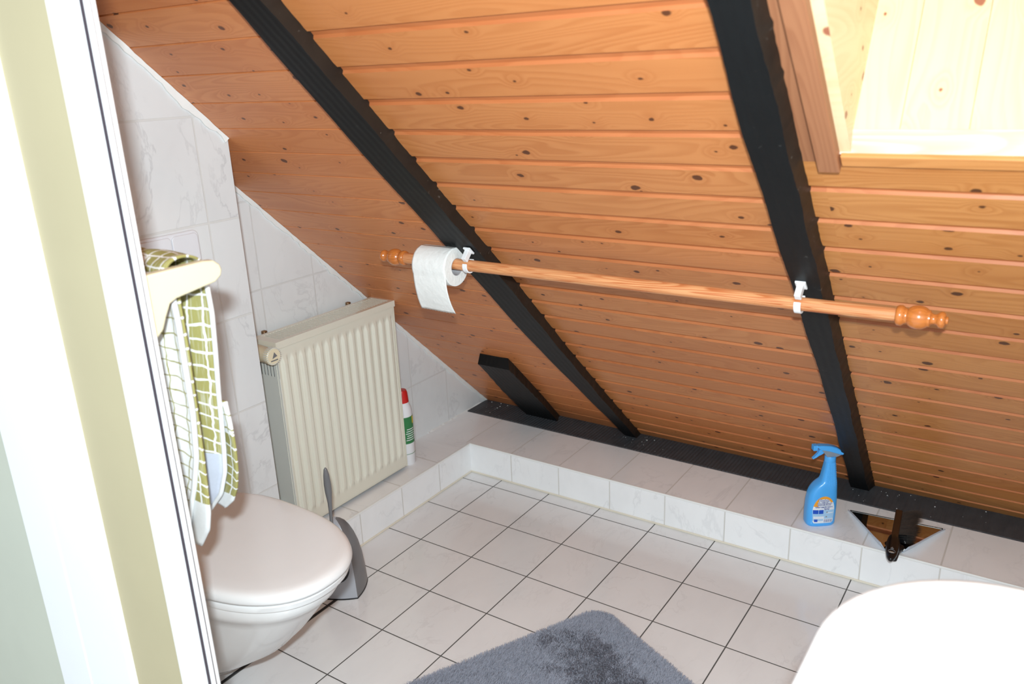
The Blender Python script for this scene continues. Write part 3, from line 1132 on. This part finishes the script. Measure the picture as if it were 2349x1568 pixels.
# ------------------------------------------------------------------ spray bottle
SO = Vector((1.4145, .1235, .115))
WV = Vector((.80, .60, 0))
FV = Vector((.60, -.80, 0))
sb = thing('spray_bottle', 'blue trigger spray bottle standing on the tiled ledge', 'spray bottle', SO)
BS = [(0., -.039, .039, .023), (.004, -.0425, .0425, .0255), (.04, -.0435, .0435, .0265), (.075, -.042, .0435, .0262), (.098, -.0388, .0425, .0255),
      (.110, -.0345, .0415, .0250), (.120, -.0285, .041, .0243), (.128, -.0215, .0402, .0235), (.134, -.0140, .0397, .0225), (.139, -.0080, .0392, .0210), (.146, -.0050, .0380, .0195), (.165, -.0015, .0355, .0175), (.185, .002, .0332, .0160), (.198, .0035, .0318, .0150)]
_z = [b[0] for b in BS]


def smooth_interp(z, k):
    return float(np.interp(z, _z, [b[k] for b in BS]))


def bsurf(a, z, off=0.):
    """front surface point at horizontal coordinate a"""
    aL, aR, b = (smooth_interp(z, k) for k in (1, 2, 3))
    m, h = (aL + aR) / 2, (aR - aL) / 2
    t = max(-1, min(1, (a - m) / h))
    e = 3.2
    y = b * (1 - abs(t) ** e) ** (1 / e)
    return SO + WV * a + FV * (y + off) + Vector((0, 0, z))


secs = []
for i in range(61):
    z = .198 * i / 60
    if i == 1:
        z = .0015
    aL, aR, b = (smooth_interp(z, k) for k in (1, 2, 3))
    m, h = (aL + aR) / 2, (aR - aL) / 2
    row = []
    for k in range(64):
        a = 2 * math.pi * k / 64
        c, s = math.cos(a), math.sin(a)
        e = 3.2
        row.append(SO + WV * (m + h * math.copysign(abs(c) ** (2 / e), c)) + FV * (b * math.copysign(abs(s) ** (2 / e), s)) + Vector((0, 0, z)))
    secs.append(row)
mesh('bottle', *loft_vf(secs), M_blue, sb, smooth=60)
# grip dots on the neck
parts = []
for zi in range(12):
    for ai in (-.0055, .0015, .0085, .0155, .0225):
        z = .130 + zi * .0055
        a = ai + .012 + (z - .13) * -.05
        if a < smooth_interp(z, 1) + .004 or a > smooth_interp(z, 2) - .001:
            continue
        c = bsurf(a, z)
        parts.append(revolve_vf([(0, .0013), (.0005, .0009), (.0007, .0001)], c, FV, 6))
mesh('grip_dots', *merge(parts), M_blue, sb, smooth=60)['kind'] = 'stuff'
cc = SO + WV * .0177
mesh('collar', *revolve_vf([(.196, .001), (.196, .0152), (.198, .0160), (.212, .0155), (.214, .0145), (.214, .001)], cc, (0, 0, 1), 28), M_blue, sb, smooth=40)


def side_prism(name, poly, hb_, mat, bv=.002, shift=0.):
    v, f = [], []
    n = len(poly)
    for s in (-1, 1):
        for a, z in poly:
            v.append(SO + WV * a + FV * (s * hb_ + shift) + Vector((0, 0, z)))
    f = [tuple(range(n)), tuple(range(n, 2 * n))] + [(i, (i + 1) % n, n + (i + 1) % n, n + i) for i in range(n)]
    o = mesh(name, v, f, mat, sb, smooth=50)
    bevel(o, bv, 3, 30)
    return o


M_shroud = plain('grey_translucent_plastic', lin(150, 160, 172), .2, noise=.08, trans=.15)
head = [(-.030, .2485), (-.012, .2495), (.012, .2470), (.030, .2415), (.044, .2330), (.052, .2240), (.053, .2185), (.047, .2170), (.030, .2230), (.010, .2300), (-.008, .2345), (-.014, .2350)]
side_prism('trigger_head', head, .0105, M_blue, .003)
side_prism('nozzle', [(-.036, .2500), (-.0235, .2505), (-.0235, .2345), (-.036, .2345)], .0085, M_blue, .001)
side_prism('shroud', [(-.012, .2360), (.012, .2310), (.032, .2235), (.046, .2180), (.040, .2150), (.031, .2120), (.006, .2120), (.000, .2200)], .0098, M_shroud, .0015)
side_prism('trigger', [(-.016, .2350), (-.006, .2345), (-.003, .2250), (-.010, .2200), (-.017, .2170), (-.025, .2110), (-.034, .2070), (-.0355, .2085), (-.028, .2160), (-.021, .2240)], .0055, M_blue, .001)
# label on the front face
LC = .000
M_lab_white = plain('label_white', lin(228, 234, 242), .35, noise=.02)
M_lab_orange = plain('label_orange', lin(244, 166, 52), .35, noise=.04)
M_lab_lightblue = plain('label_light_blue', lin(168, 208, 240), .35, noise=.06, nscale=90)
M_lab_blue = plain('label_blue', lin(24, 84, 196), .35)
M_lab_navy = plain('label_navy', lin(44, 62, 140), .35)
M_lab_grey = plain('label_grey', lin(150, 152, 160), .35)


def lab_half(z):
    """arch outline of the label"""
    t = (z - .012) / (.098 - .012)
    if t < 0 or t > 1:
        return 0
    if t > .45:
        u = (t - .45) / .55
        return .0315 * math.sqrt(max(0, 1 - u ** 2.1))
    if t < .08:
        return .0295 - .004 * (1 - t / .08) ** 2
    return .0295 + .002 * (t - .08) / .37


def patch(name, z0, z1, aL, aR, mat, parent, off, nz_=14, na=14, sheet=.0003):
    f0 = aL if callable(aL) else (lambda z: aL)
    f1 = aR if callable(aR) else (lambda z: aR)
    V, F = [], []
    for o_ in (off, off - sheet):
        for i in range(nz_ + 1):
            z = z0 + (z1 - z0) * i / nz_
            for j in range(na + 1):
                V.append(bsurf(f0(z) + (f1(z) - f0(z)) * j / na, z, o_))
    w = na + 1
    for i in range(nz_):
        for j in range(na):
            a = i * w + j
            F.append((a, a + 1, a + w + 1, a + w))
    return mesh(name, V, F, mat, parent, smooth=60)


cl = lambda z: LC - lab_half(z)
cr = lambda z: LC + lab_half(z)
lab = patch('label', .012, .0978, cl, cr, M_lab_white, sb, .0006, 40, 20)
patch('label_orange_arch', .078, .0978, cl, cr, M_lab_orange, lab, .0008, 20)
patch('label_white_cloud', .0775, .090, lambda z: LC - .018 * math.sqrt(max(0, 1 - ((z - .0775) / .0125) ** 2)), lambda z: LC + .018 * math.sqrt(max(0, 1 - ((z - .0775) / .0125) ** 2)), M_lab_white, lab, .0010, 12)
patch('label_orange_side', .066, .078, cl, lambda z: LC - .016 - (z - .066) * .2, M_lab_orange, lab, .0008)
patch('label_picture', .020, .0545, cl, cr, M_lab_lightblue, lab, .0008)
patch('label_window', .0430, .0555, lambda z: cl(z) + .001, LC - .0155, M_lab_blue, lab, .0010)
patch('label_window', .0430, .0555, LC - .0140, LC - .0010, M_lab_blue, lab, .0010)
patch('label_tap', .0440, .0465, LC + .008, LC + .028, M_lab_white, lab, .0010)
for (a, z) in ((.0095, .0475), (.0085, .0330)):
    patch('label_dot', z - .0022, z + .0022, LC + a - .002, LC + a + .002, M_lab_grey, lab, .0012, 4, 4)
patch('label_foam', .026, .0345, lambda z: cl(z) + .002, LC + .002, M_lab_white, lab, .0009)
patch('label_drop', .0165, .0250, lambda z: cl(z) + .004, LC - .016, M_lab_blue, lab, .0010)
patch('barcode_field', .0125, .0265, LC + .000, lambda z: cr(z) - .001, M_lab_white, lab, .0011)
for k in range(8):
    a = LC + .003 + k * .0031
    patch('barcode_bar', .0145, .0245, a, a + .0013, M_lab_navy, lab, .0013, 4, 2)


def label_text(body, a0, z0, size, mat, parent, off, bold=0., rot=0.):
    cu = D.curves.new('txt', 'FONT')
    cu.body = body
    cu.size = size
    cu.align_x = 'CENTER'
    cu.offset = bold
    to = D.objects.new('txt', cu)
    COL.objects.link(to)
    bpy.context.view_layer.update()
    me = D.meshes.new_from_object(to.evaluated_get(bpy.context.evaluated_depsgraph_get()))
    V = []
    for v_ in me.vertices:
        x_, y_ = v_.co.x, v_.co.y
        x2, y2 = x_ * math.cos(rot) - y_ * math.sin(rot), x_ * math.sin(rot) + y_ * math.cos(rot)
        V.append(bsurf(a0 + x2, z0 + y2, off))
    F = [tuple(p.vertices) for p in me.polygons]
    D.objects.remove(to)
    D.curves.remove(cu)
    return mesh('label_text', V, F, mat, parent)


label_text('Putz-', LC - .001, .0795, .0150, M_lab_navy, lab, .0012, .0010)
label_text('meister', LC + .001, .0700, .0135, M_lab_navy, lab, .0012, .0010)
label_text('Putz-', LC - .001, .0795, .0150, M_lab_white, lab, .0014, .0001)
label_text('meister', LC + .001, .0700, .0135, M_lab_white, lab, .0014, .0001)
label_text('Universal-Reiniger', LC, .0625, .0068, M_lab_navy, lab, .0018, .0002)
label_text('Spray', LC + .008, .0565, .0068, M_lab_navy, lab, .0018, .0002)

# ------------------------------------------------------------------ dustpan and hand brush
dp = thing('dustpan', 'shiny dustpan with clear plastic rims lying on the tiled ledge', 'dustpan', (1.62, .16, .115))
zb = .1168
A, B_, Cc, Dd = (1.478, .232), (1.724, .254), (1.652, .078), (1.603, .066)
pan = [A, B_, Cc, Dd]
v, f = prism_vf(pan, 2, zb, zb + .0022)
mesh('pan', v, f, M_mirror, dp)
lipv = [Vector((A[0], A[1], 0)), Vector((B_[0], B_[1], 0))]
dl = (lipv[1] - lipv[0]).normalized()
nl = Vector((-dl.y, dl.x, 0))
lip = []
for t in np.linspace(0, 1, 12):
    p = lipv[0] + (lipv[1] - lipv[0]) * float(t)
    lip.append([p - nl * .005 + Vector((0, 0, .1152)), p + nl * .006 + Vector((0, 0, .1152)), p + nl * .0045 + Vector((0, 0, .117)), p - nl * .005 + Vector((0, 0, .1205))])
mesh('rubber_lip', *loft_vf(lip), M_black, dp, smooth=40)
for (p0, p1, name) in ((A, Dd, 'side_rim'), (B_, Cc, 'side_rim')):
    a, b = Vector((*p0, 0)), Vector((*p1, 0))
    dd_ = (b - a).normalized()
    cen = Vector((1.62, .16, 0))
    nn = Vector((-dd_.y, dd_.x, 0))
    if nn.dot(cen - a) > 0:
        nn = -nn
    secs = []
    for t in np.linspace(-.01, 1.0, 26):
        t = float(t)
        p = a + (b - a) * t
        h = .003 + .023 * max(0, t) ** .8
        fl = .005 + .013 * max(0, t)
        if t > .82:
            p = p + (-nn) * -.0 + (Vector((1.628, .05, 0)) - p) * ((t - .82) / .18) ** 2 * .22
        secs.append([p + Vector((0, 0, .1155)), p + nn * .0022 + Vector((0, 0, .1155)), p + nn * (.0022 + fl) + Vector((0, 0, .1155 + h)), p + nn * (fl - .001) + Vector((0, 0, .1155 + h + .001))])
    mesh(name, *loft_vf(secs), M_clear, dp, smooth=40)
# grip collar of the pan under the brush
secs = []
for y, hw, z0_, h in ((.082, .026, .1155, .022), (.066, .021, .1155, .024), (.045, .014, .117, .022), (.025, .0115, .1175, .018), (.012, .009, .119, .013)):
    xc = 1.628 + (.07 - y) * .14
    secs.append([(xc + hw * math.cos(2 * math.pi * k / 20), y, z0_ + h / 2 + h / 2 * math.sin(2 * math.pi * k / 20)) for k in range(20)])
mesh('grip', *loft_vf(secs), M_black, dp, smooth=50)

hbz = .147
hbr = thing('hand_brush', 'black hand brush with dark brown back lying across the dustpan', 'hand brush', (1.62, .12, .125))
p0, p1 = Vector((1.607, .245, hbz - .006)), Vector((1.624, .075, hbz))
ax = (p1 - p0).normalized()
sx_ = Vector((-ax.y, ax.x, 0)).normalized()
if sx_.x < 0:
    sx_ = -sx_
zz = Vector((0, 0, 1))
M = lambda p: p0 + ax * p[0] + sx_ * p[1] + zz * p[2]
v, f = box_vf((0, -.008, -.020), (.172, .010, .010), M)
bevel(mesh('brush_back', v, f, M_brownwood, hbr), .003, 3)
parts = []
for k in range(2600):
    u = random.uniform(.006, .145)
    w0 = random.uniform(-.018, .008)
    st_ = M((u, .008, w0))
    fan = (u - .075) / .075
    e_ = M((u + .010 * fan - .012 + random.uniform(-.006, .006), .048 + random.uniform(-.008, .009) + (.012 if u < .03 else 0), w0 * 1.25 + .006 + random.uniform(-.004, .004)))
    wd = ax * .0005
    md = (st_ + e_) / 2 + ax * random.uniform(-.002, .002)
    parts.append(([st_ - wd, st_ + wd, md + wd, md - wd, e_], [(0, 1, 2, 3), (3, 2, 4)]))
bb = mesh('bristles', *merge(parts), M_bristle, hbr)
bb['kind'] = 'stuff'
v, f = box_vf((.006, .008, -.019), (.145, .030, .006), M)
mesh('bristle_bed', v, f, M_black, hbr)
hs = []
for u, hw, h in ((.150, .010, .010), (.160, .0145, .0125), (.180, .0165, .013), (.205, .0165, .012), (.228, .0160, .011), (.250, .0140, .010), (.268, .0108, .009), (.280, .006, .006), (.283, .0015, .002)):
    hs.append([M((u, hw * math.cos(2 * math.pi * k / 24), -.002 + h * math.sin(2 * math.pi * k / 24))) for k in range(24)])
gr_ = mesh('handle', *loft_vf(hs), M_black, hbr, smooth=60)
ring = [M((.252 + .0085 * math.cos(2 * math.pi * k / 24), .0085 * math.sin(2 * math.pi * k / 24), .0082)) for k in range(25)]
mesh('hang_ring', *tube_vf(ring, .0008, 6), M_darkgrey, gr_)
v, f = box_vf((.2545, -.0055, .006), (.2585, .0055, .0088), M)
mesh('hang_slot', v, f, plain('pale_slot', lin(206, 190, 172), .5), gr_)
tri = [M((.232, 0, .0112)), M((.240, -.004, .0106)), M((.240, .004, .0106)), M((.232, 0, .009)), M((.240, -.004, .009)), M((.240, .004, .009))]
mesh('triangle_mark', tri, [(0, 1, 2), (3, 4, 5), (0, 1, 4, 3), (1, 2, 5, 4), (2, 0, 3, 5)], M_darkgrey, gr_)

# ------------------------------------------------------------------ bath mat
RC_ = Vector((.990, -.428, 0))
da = Vector((-.455, -.890, 0)).normalized()
db = Vector((.905, -.425, 0)).normalized()
RA, RB, RRd = .85, .55, .055
rug = thing('bath_mat', 'fluffy grey bath mat with brushed darker patch on the tiled floor', 'bath mat', RC_ + da * .4 + db * .27)


def rug_in(a, b, m=0.):
    r = RRd
    if a < m or b < m or a > RA - m or b > RB - m:
        return False
    for ca, cb in ((r, r), (RA - r, r), (r, RB - r), (RA - r, RB - r)):
        if (a < r) == (ca == r) and (b < r) == (cb == r) and (a < r or a > RA - r) and (b < r or b > RB - r):
            return (a - ca) ** 2 + (b - cb) ** 2 < (r - m) ** 2
    return True


op = []
for ca, cb, a0 in ((RA - RRd, RB - RRd, 0), (RRd, RB - RRd, 90), (RRd, RRd, 180), (RA - RRd, RRd, 270)):
    for k in range(9):
        an = math.radians(a0 + 90 * k / 8)
        op.append((ca + RRd * math.cos(an), cb + RRd * math.sin(an)))


def rug_pt(a, b, z):
    p = RC_ + da * a + db * b
    return (p.x, p.y, z)


secs = []
for z, ins in ((.0, .0), (.006, -.002), (.010, .004)):
    secs.append([rug_pt(RA / 2 + (a - RA / 2) * (1 - ins / RA * 2), RB / 2 + (b - RB / 2) * (1 - ins / RB * 2), z) for a, b in op])
M_rug = plain('grey_mat_pile', lin(164, 166, 178), .9, noise=.12, nscale=80, spec=.1)
M_rug2 = plain('brushed_pile_nap_shade', lin(118, 114, 122), .9, noise=.2, nscale=80, spec=.1)  # shade of the brushed-up nap, put into the tuft colour
mesh('backing', *loft_vf(secs), M_rug, rug, smooth=50)


def vnoise(x, y, s, seed=0):
    x, y = x * s, y * s
    xi, yi = math.floor(x), math.floor(y)
    fx, fy = x - xi, y - yi
    fx, fy = fx * fx * (3 - 2 * fx), fy * fy * (3 - 2 * fy)
    h = lambda i, j: (math.sin(i * 127.1 + j * 311.7 + seed * 74.7) * 43758.5453) % 1
    return (h(xi, yi) * (1 - fx) + h(xi + 1, yi) * fx) * (1 - fy) + (h(xi, yi + 1) * (1 - fx) + h(xi + 1, yi + 1) * fx) * fy


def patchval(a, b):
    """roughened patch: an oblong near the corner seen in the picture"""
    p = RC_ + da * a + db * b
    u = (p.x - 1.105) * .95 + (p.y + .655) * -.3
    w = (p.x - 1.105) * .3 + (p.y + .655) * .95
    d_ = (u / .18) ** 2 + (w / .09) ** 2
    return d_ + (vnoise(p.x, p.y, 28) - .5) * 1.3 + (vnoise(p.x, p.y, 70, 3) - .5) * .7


NB = 260000
V, F, MI = np.empty((NB * 4, 3)), [], []
cnt = 0
while cnt < NB:
    a, b = rng.uniform(0, RA), rng.uniform(0, RB)
    if not rug_in(a, b, .003):
        continue
    pv = patchval(a, b)
    h = rng.uniform(.0065, .0095)
    p = RC_ + da * a + db * b
    ed = min(a, b, RB - b, RA - a)
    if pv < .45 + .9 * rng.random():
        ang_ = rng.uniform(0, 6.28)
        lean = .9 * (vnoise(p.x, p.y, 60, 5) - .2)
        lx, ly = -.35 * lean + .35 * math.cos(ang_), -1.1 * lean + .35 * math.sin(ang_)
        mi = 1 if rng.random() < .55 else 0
    else:
        ang_ = rng.uniform(0, 6.28)
        k = .5 + .6 * vnoise(p.x, p.y, 25, 8)
        lx, ly = .45 * k + .3 * math.cos(ang_), .75 * k + .3 * math.sin(ang_)
        mi = 0
    if ed < .012:
        q_ = (1 - ed / .012) * .8
        out = -da * (1 if a == ed else 0) - db * (1 if b == ed else 0) + db * (1 if RB - b == ed else 0) + da * (1 if RA - a == ed else 0)
        lx, ly = lx * (1 - q_) + out.x * q_, ly * (1 - q_) + out.y * q_
    tip = Vector((p.x + lx * h, p.y + ly * h, .008 + h * .95))
    an = rng.uniform(0, math.pi)
    w = .00075
    V[cnt * 4:cnt * 4 + 4] = ((p.x - w * math.cos(an), p.y - w * math.sin(an), .008), (p.x + w * math.cos(an), p.y + w * math.sin(an), .008),
                              (tip.x + w * .55 * math.cos(an), tip.y + w * .55 * math.sin(an), tip.z), (tip.x - w * .55 * math.cos(an), tip.y - w * .55 * math.sin(an), tip.z))
    F.append((cnt * 4, cnt * 4 + 1, cnt * 4 + 2, cnt * 4 + 3))
    MI.append(mi)
    cnt += 1
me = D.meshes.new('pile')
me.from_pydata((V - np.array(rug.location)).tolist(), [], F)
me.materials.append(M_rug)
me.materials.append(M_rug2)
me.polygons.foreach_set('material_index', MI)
me.update()
po_ = D.objects.new('pile', me)
COL.objects.link(po_)
po_.parent = rug
po_['kind'] = 'stuff'

# ------------------------------------------------------------------ wash basin
BZ = .85
wb = thing('washbasin', 'white washbasin with rounded corner in front of the ledge', 'washbasin', (2.06, -1.47, BZ - .12))


def rr3(x0, x1, y0, y1, r, z, n=14, rb=.03):
    r = min(r, (y1 - y0) * .45, (x1 - x0) * .45)
    rb = min(rb, (y1 - y0) * .45)
    pts = []
    for cx, cy, a0, rr in ((x1 - rb, y1 - rb, 0, rb), (x0 + r, y1 - r, 90, r), (x0 + r, y0 + r, 180, r), (x1 - rb, y0 + rb, 270, rb)):
        for k in range(n + 1):
            a = math.radians(a0 + 90 * k / n)
            pts.append((cx + rr * math.cos(a), cy + rr * math.sin(a), z))
    return pts


bx0, bx1, by0, by1 = 1.7405, 2.335, -1.77, -1.178
secs = []
for z, i in ((BZ - .16, .16), (BZ - .13, .10), (BZ - .09, .055), (BZ - .05, .022), (BZ - .02, .006), (BZ - .006, .0), (BZ - .001, .003), (BZ + .0005, .009), (BZ, .03), (BZ - .006, .05), (BZ - .03, .066), (BZ - .07, .082), (BZ - .10, .12), (BZ - .112, .19), (BZ - .115, .26)):
    xr = bx1 - (0 if z < BZ and i in (.16, .10, .055, .022, .006, .0) else (0.0 if i < .03 else max(0, i * .6)))
    secs.append(rr3(bx0 + i, max(xr, bx0 + i + .08), by0 + i, by1 - i, max(.185 - i * .5, .03), z))
mesh('bowl', *loft_vf(secs), M_basin, wb, smooth=60)
mesh('drain', *revolve_vf([(0, .001), (0, .024), (.003, .024), (.004, .018), (.004, .001)], (2.06, -1.475, BZ - .1135), (0, 0, 1), 24), M_greyplastic, wb, smooth=40)

# ------------------------------------------------------------------ door frame in the foreground, left
dr = D.objects.new('door_1', None)
dr.location = (.86, -1.49, 0)
COL.objects.link(dr)
dr['kind'] = 'structure'
ZT = 1.86


def vprism(name, poly, mat, bv=0.):
    o = mesh(name, *prism_vf(poly, 2, 0.001, ZT), mat, dr)
    if bv:
        bevel(o, bv, 2)
    return o


vprism('frame_lip', [(.861, -1.5), (.8665, -1.4985), (.868, -1.496), (.834, -1.4785), (.824, -1.480), (.8605, -1.495)], M_frame, .0008)
vprism('gasket', [(.8515, -1.4996), (.8612, -1.4996), (.8605, -1.490), (.8515, -1.490)], M_gasket)
vprism('frame_profile', [(.775, -1.500), (.800, -1.5005), (.803, -1.4985), (.818, -1.4985), (.821, -1.5005), (.8515, -1.500), (.8515, -1.478), (.775, -1.478)], M_frame, .001)
vprism('beige_panel', [(.607, -1.490), (.776, -1.490), (.776, -1.476), (.607, -1.476)], M_beige)
vprism('casing', [(.460, -1.502), (.606, -1.502), (.6085, -1.4995), (.6085, -1.476), (.460, -1.476)], M_frame, .001)
vprism('ochre_gap', [(.4525, -1.4985), (.461, -1.4985), (.461, -1.477), (.4525, -1.477)], M_ochre)
vprism('casing', [(.334, -1.502), (.4515, -1.502), (.453, -1.500), (.453, -1.476), (.334, -1.476)], M_frame, .001)
vprism('ochre_gap', [(.3275, -1.4985), (.335, -1.4985), (.335, -1.477), (.3275, -1.477)], M_ochre)
vprism('frosted_panel', [(-.60, -1.494), (.328, -1.494), (.328, -1.477), (-.60, -1.477)], M_frost)

# ------------------------------------------------------------------ towel rail and towel
tr = thing('towel_rail', 'cream towel rail bracket arm behind the white door frame', 'towel rail', (.818, -1.477, 1.12))
arm = [(-1.479, 1.148), (-1.365, 1.149), (-1.348, 1.147), (-1.338, 1.139), (-1.335, 1.130), (-1.338, 1.121), (-1.350, 1.113), (-1.375, 1.110), (-1.420, 1.104), (-1.431, 1.099), (-1.440, 1.083), (-1.449, 1.064), (-1.462, 1.053), (-1.479, 1.051)]
bevel(mesh('bracket_arm', *prism_vf(arm, 0, .806, .824), plain('cream_rail_plastic', lin(220, 210, 178), .3, noise=.01), tr, smooth=40), .003, 3)
mesh('bar', *revolve_vf([(0, .0085), (.45, .0085)], (.360, -1.372, 1.128), (1, 0, 0), 20), M_valve, tr, smooth=40)
bevel(mesh('bracket_arm', *prism_vf(arm, 0, .345, .363), M_valve, tr, smooth=40), .003, 3)


def towel_mat(name, base, line, du, dv, lw, streak=.35):
    N = NT(name)
    uv = N.n('UVMap').outputs[0]
    wob = N.n('TexNoise')
    wob.inputs['Scale'].default_value = 26
    N.l(uv, wob.inputs['Vector'])
    va = N.n('VectorMath', operation='SCALE')
    vs_ = N.n('VectorMath', operation='SUBTRACT')
    N.l(wob.outputs['Color'], vs_.inputs[0])
    vs_.inputs[1].default_value = (.5, .5, .5)
    N.l(vs_.outputs[0], va.inputs[0])
    va.inputs['Scale'].default_value = .016
    ad = N.n('VectorMath', operation='ADD')
    N.l(uv, ad.inputs[0])
    N.l(va.outputs[0], ad.inputs[1])
    s = N.n('SeparateXYZ')
    N.l(ad.outputs[0], s.inputs[0])

    def ln(c, p):
        fr = N.math('FRACT', N.math('DIVIDE', c, p))
        return N.math('LESS_THAN', N.math('MULTIPLY', N.math('ABSOLUTE', N.math('SUBTRACT', fr, .5)), p), lw)
    m = N.math('MAXIMUM', ln(s.outputs[0], du), ln(s.outputs[1], dv))
    st_ = N.maprange(N.noise(N.scalevec(uv, (260, 14, 1)), 1., 2), .52, .70, 0, streak)
    f = N.math('MAXIMUM', m, st_)
    N.set(N.mix(f, base, line), .95, spec=.05)
    N.bump(N.noise(uv, 700, 2), .5, .002)
    return N.m


OLIVE, TWHITE = lin(160, 154, 96), lin(238, 240, 240)
M_tow_green = towel_mat('olive_towel_white_grid', OLIVE, TWHITE, .030, .0245, .0018)
M_tow_white = towel_mat('white_towel_olive_grid', TWHITE, OLIVE, .028, .0240, .0011, 0.)
M_tow_plain = plain('white_terry', TWHITE, .95, noise=.04, nscale=200, bump=.5, spec=.05)
M_tow_blue = plain('pale_blue_terry', lin(206, 212, 226), .95, noise=.05, nscale=200, bump=.5, spec=.05)
tw = thing('towel', 'olive and white checked towel hanging over the rail beside the door frame', 'towel', (.70, -1.38, 1.13))


def flap(name, zs_, xr_, yr, mats, split, n=40, width=.34, wave=.010, wph=0., tw_=0.):
    """hanging sheet: right edge follows x(z), y(z); runs back in -x"""
    V, F, UV = [], [], []
    rows = 60
    zt, zb_ = zs_[0], zs_[-1]
    for i in range(rows + 1):
        z = zt + (zb_ - zt) * i / rows
        xr2 = float(np.interp(-z, [-q_ for q_ in zs_], xr_))
        yr2 = float(np.interp(-z, [-q_ for q_ in zs_], yr))
        dep = (zt - z)
        for j in range(n + 1):
            t = j / n
            x = xr2 - width * t
            am = wave * min(1, dep / .08)
            y = yr2 + am * (math.sin(t * 17 + wph + dep * 4) * .6 + math.sin(t * 9 + wph * 2)) * (1 - .0 * t) - am * math.sin(wph * 2) * (1 - t)
            zz_ = z + (.05 * t if i == rows else .05 * t * (i / rows))
            V.append((x, y + tw_ * t, zz_))
    w = n + 1
    for i in range(rows):
        for j in range(n):
            a = i * w + j
            F.append((a, a + 1, a + w + 1, a + w))
    o = mesh(name, V, F, mats, tw, smooth=80, uv=None)
    L = o.data.uv_layers.new(name='UVMap')
    for p in o.data.polygons:
        for li in p.loop_indices:
            vi = o.data.loops[li].vertex_index
            i, j = divmod(vi, w)
            L.data[li].uv = (j / n * width * 1.15, zt + (zb_ - zt) * i / rows + .02 * math.sin(j / n * 9 + i / rows * 5) * i / rows)
        i = min(p.vertices) // w
        z = zt + (zb_ - zt) * i / rows
        for zlim, mi in split:
            if z < zlim:
                p.material_index = mi
    so_ = o.modifiers.new('solid', 'SOLIDIFY')
    so_.thickness = .004
    so_.offset = 0
    edge = [V[i * w] for i in range(rows + 1)]
    return o, edge


zA = [1.136, 1.075, 1.019, .91, .831, .77, .695, .646]
xA = [.800, .799, .796, .793, .782, .761, .728, .720]
oA, eA = flap('back_flap', zA, xA, [-1.412] * 8, [M_tow_white, M_tow_white], [], wph=.6, wave=.009)
mesh('hem', *tube_vf(eA, .0048, 8), M_tow_plain, tw, smooth=70)
zA2 = [1.10, 1.00, .90, .83, .765, .725, .69, .651]
xA2 = [.795, .792, .790, .788, .784, .781, .771, .742]
oA2, eA2 = flap('inner_fold', zA2, xA2, [-1.397] * 8, [M_tow_green, M_tow_plain], [(.748, 1)], wph=2.0, wave=.006)
zB = [1.136, 1.056, .996, .918, .855, .814, .771, .724, .684]
xB = [.792, .786, .780, .771, .766, .763, .757, .737, .700]
oB, eB = flap('front_flap', zB, xB, [-1.345] * 9, [M_tow_green, M_tow_blue], [(.812, 1)], wph=1.3, wave=.010)
mesh('hem', *tube_vf(eB, .0042, 8), M_tow_plain, tw, smooth=70)
zB2 = [.90, .86, .81, .771, .735, .705, .684]
xB2 = [.779, .781, .779, .775, .765, .748, .722]
oB2, eB2 = flap('front_fold', zB2, xB2, [-1.333] * 7, [M_tow_white, M_tow_green, M_tow_plain], [(.845, 1), (.716, 2)], wph=.4, wave=.006)
# part lying over the bar
V, F = [], []
nn_, mm = 16, 30
for i in range(nn_ + 1):
    a = math.pi * i / nn_
    for j in range(mm + 1):
        t = j / mm
        x = .799 - .34 * t - .008 * (i / nn_)
        r = .0335 + .0025 * math.sin(t * 20 + i * .4)
        V.append((x, -1.3785 - r * math.cos(a), 1.136 + r * .62 * math.sin(a)))
for i in range(nn_):
    for j in range(mm):
        a = i * (mm + 1) + j
        F.append((a, a + 1, a + mm + 2, a + mm + 1))
o = mesh('top_fold', V, F, [M_tow_green, M_tow_white], tw, smooth=80, uv=None)
L = o.data.uv_layers.new(name='UVMap')
for p in o.data.polygons:
    for li in p.loop_indices:
        i, j = divmod(o.data.loops[li].vertex_index, mm + 1)
        L.data[li].uv = (j / mm * .39, i / nn_ * .105)
    if min(p.vertices) // (mm + 1) < 5 and (min(p.vertices) % (mm + 1)) > 4:
        p.material_index = 1
so_ = o.modifiers.new('solid', 'SOLIDIFY')
so_.thickness = .004
so_.offset = 0
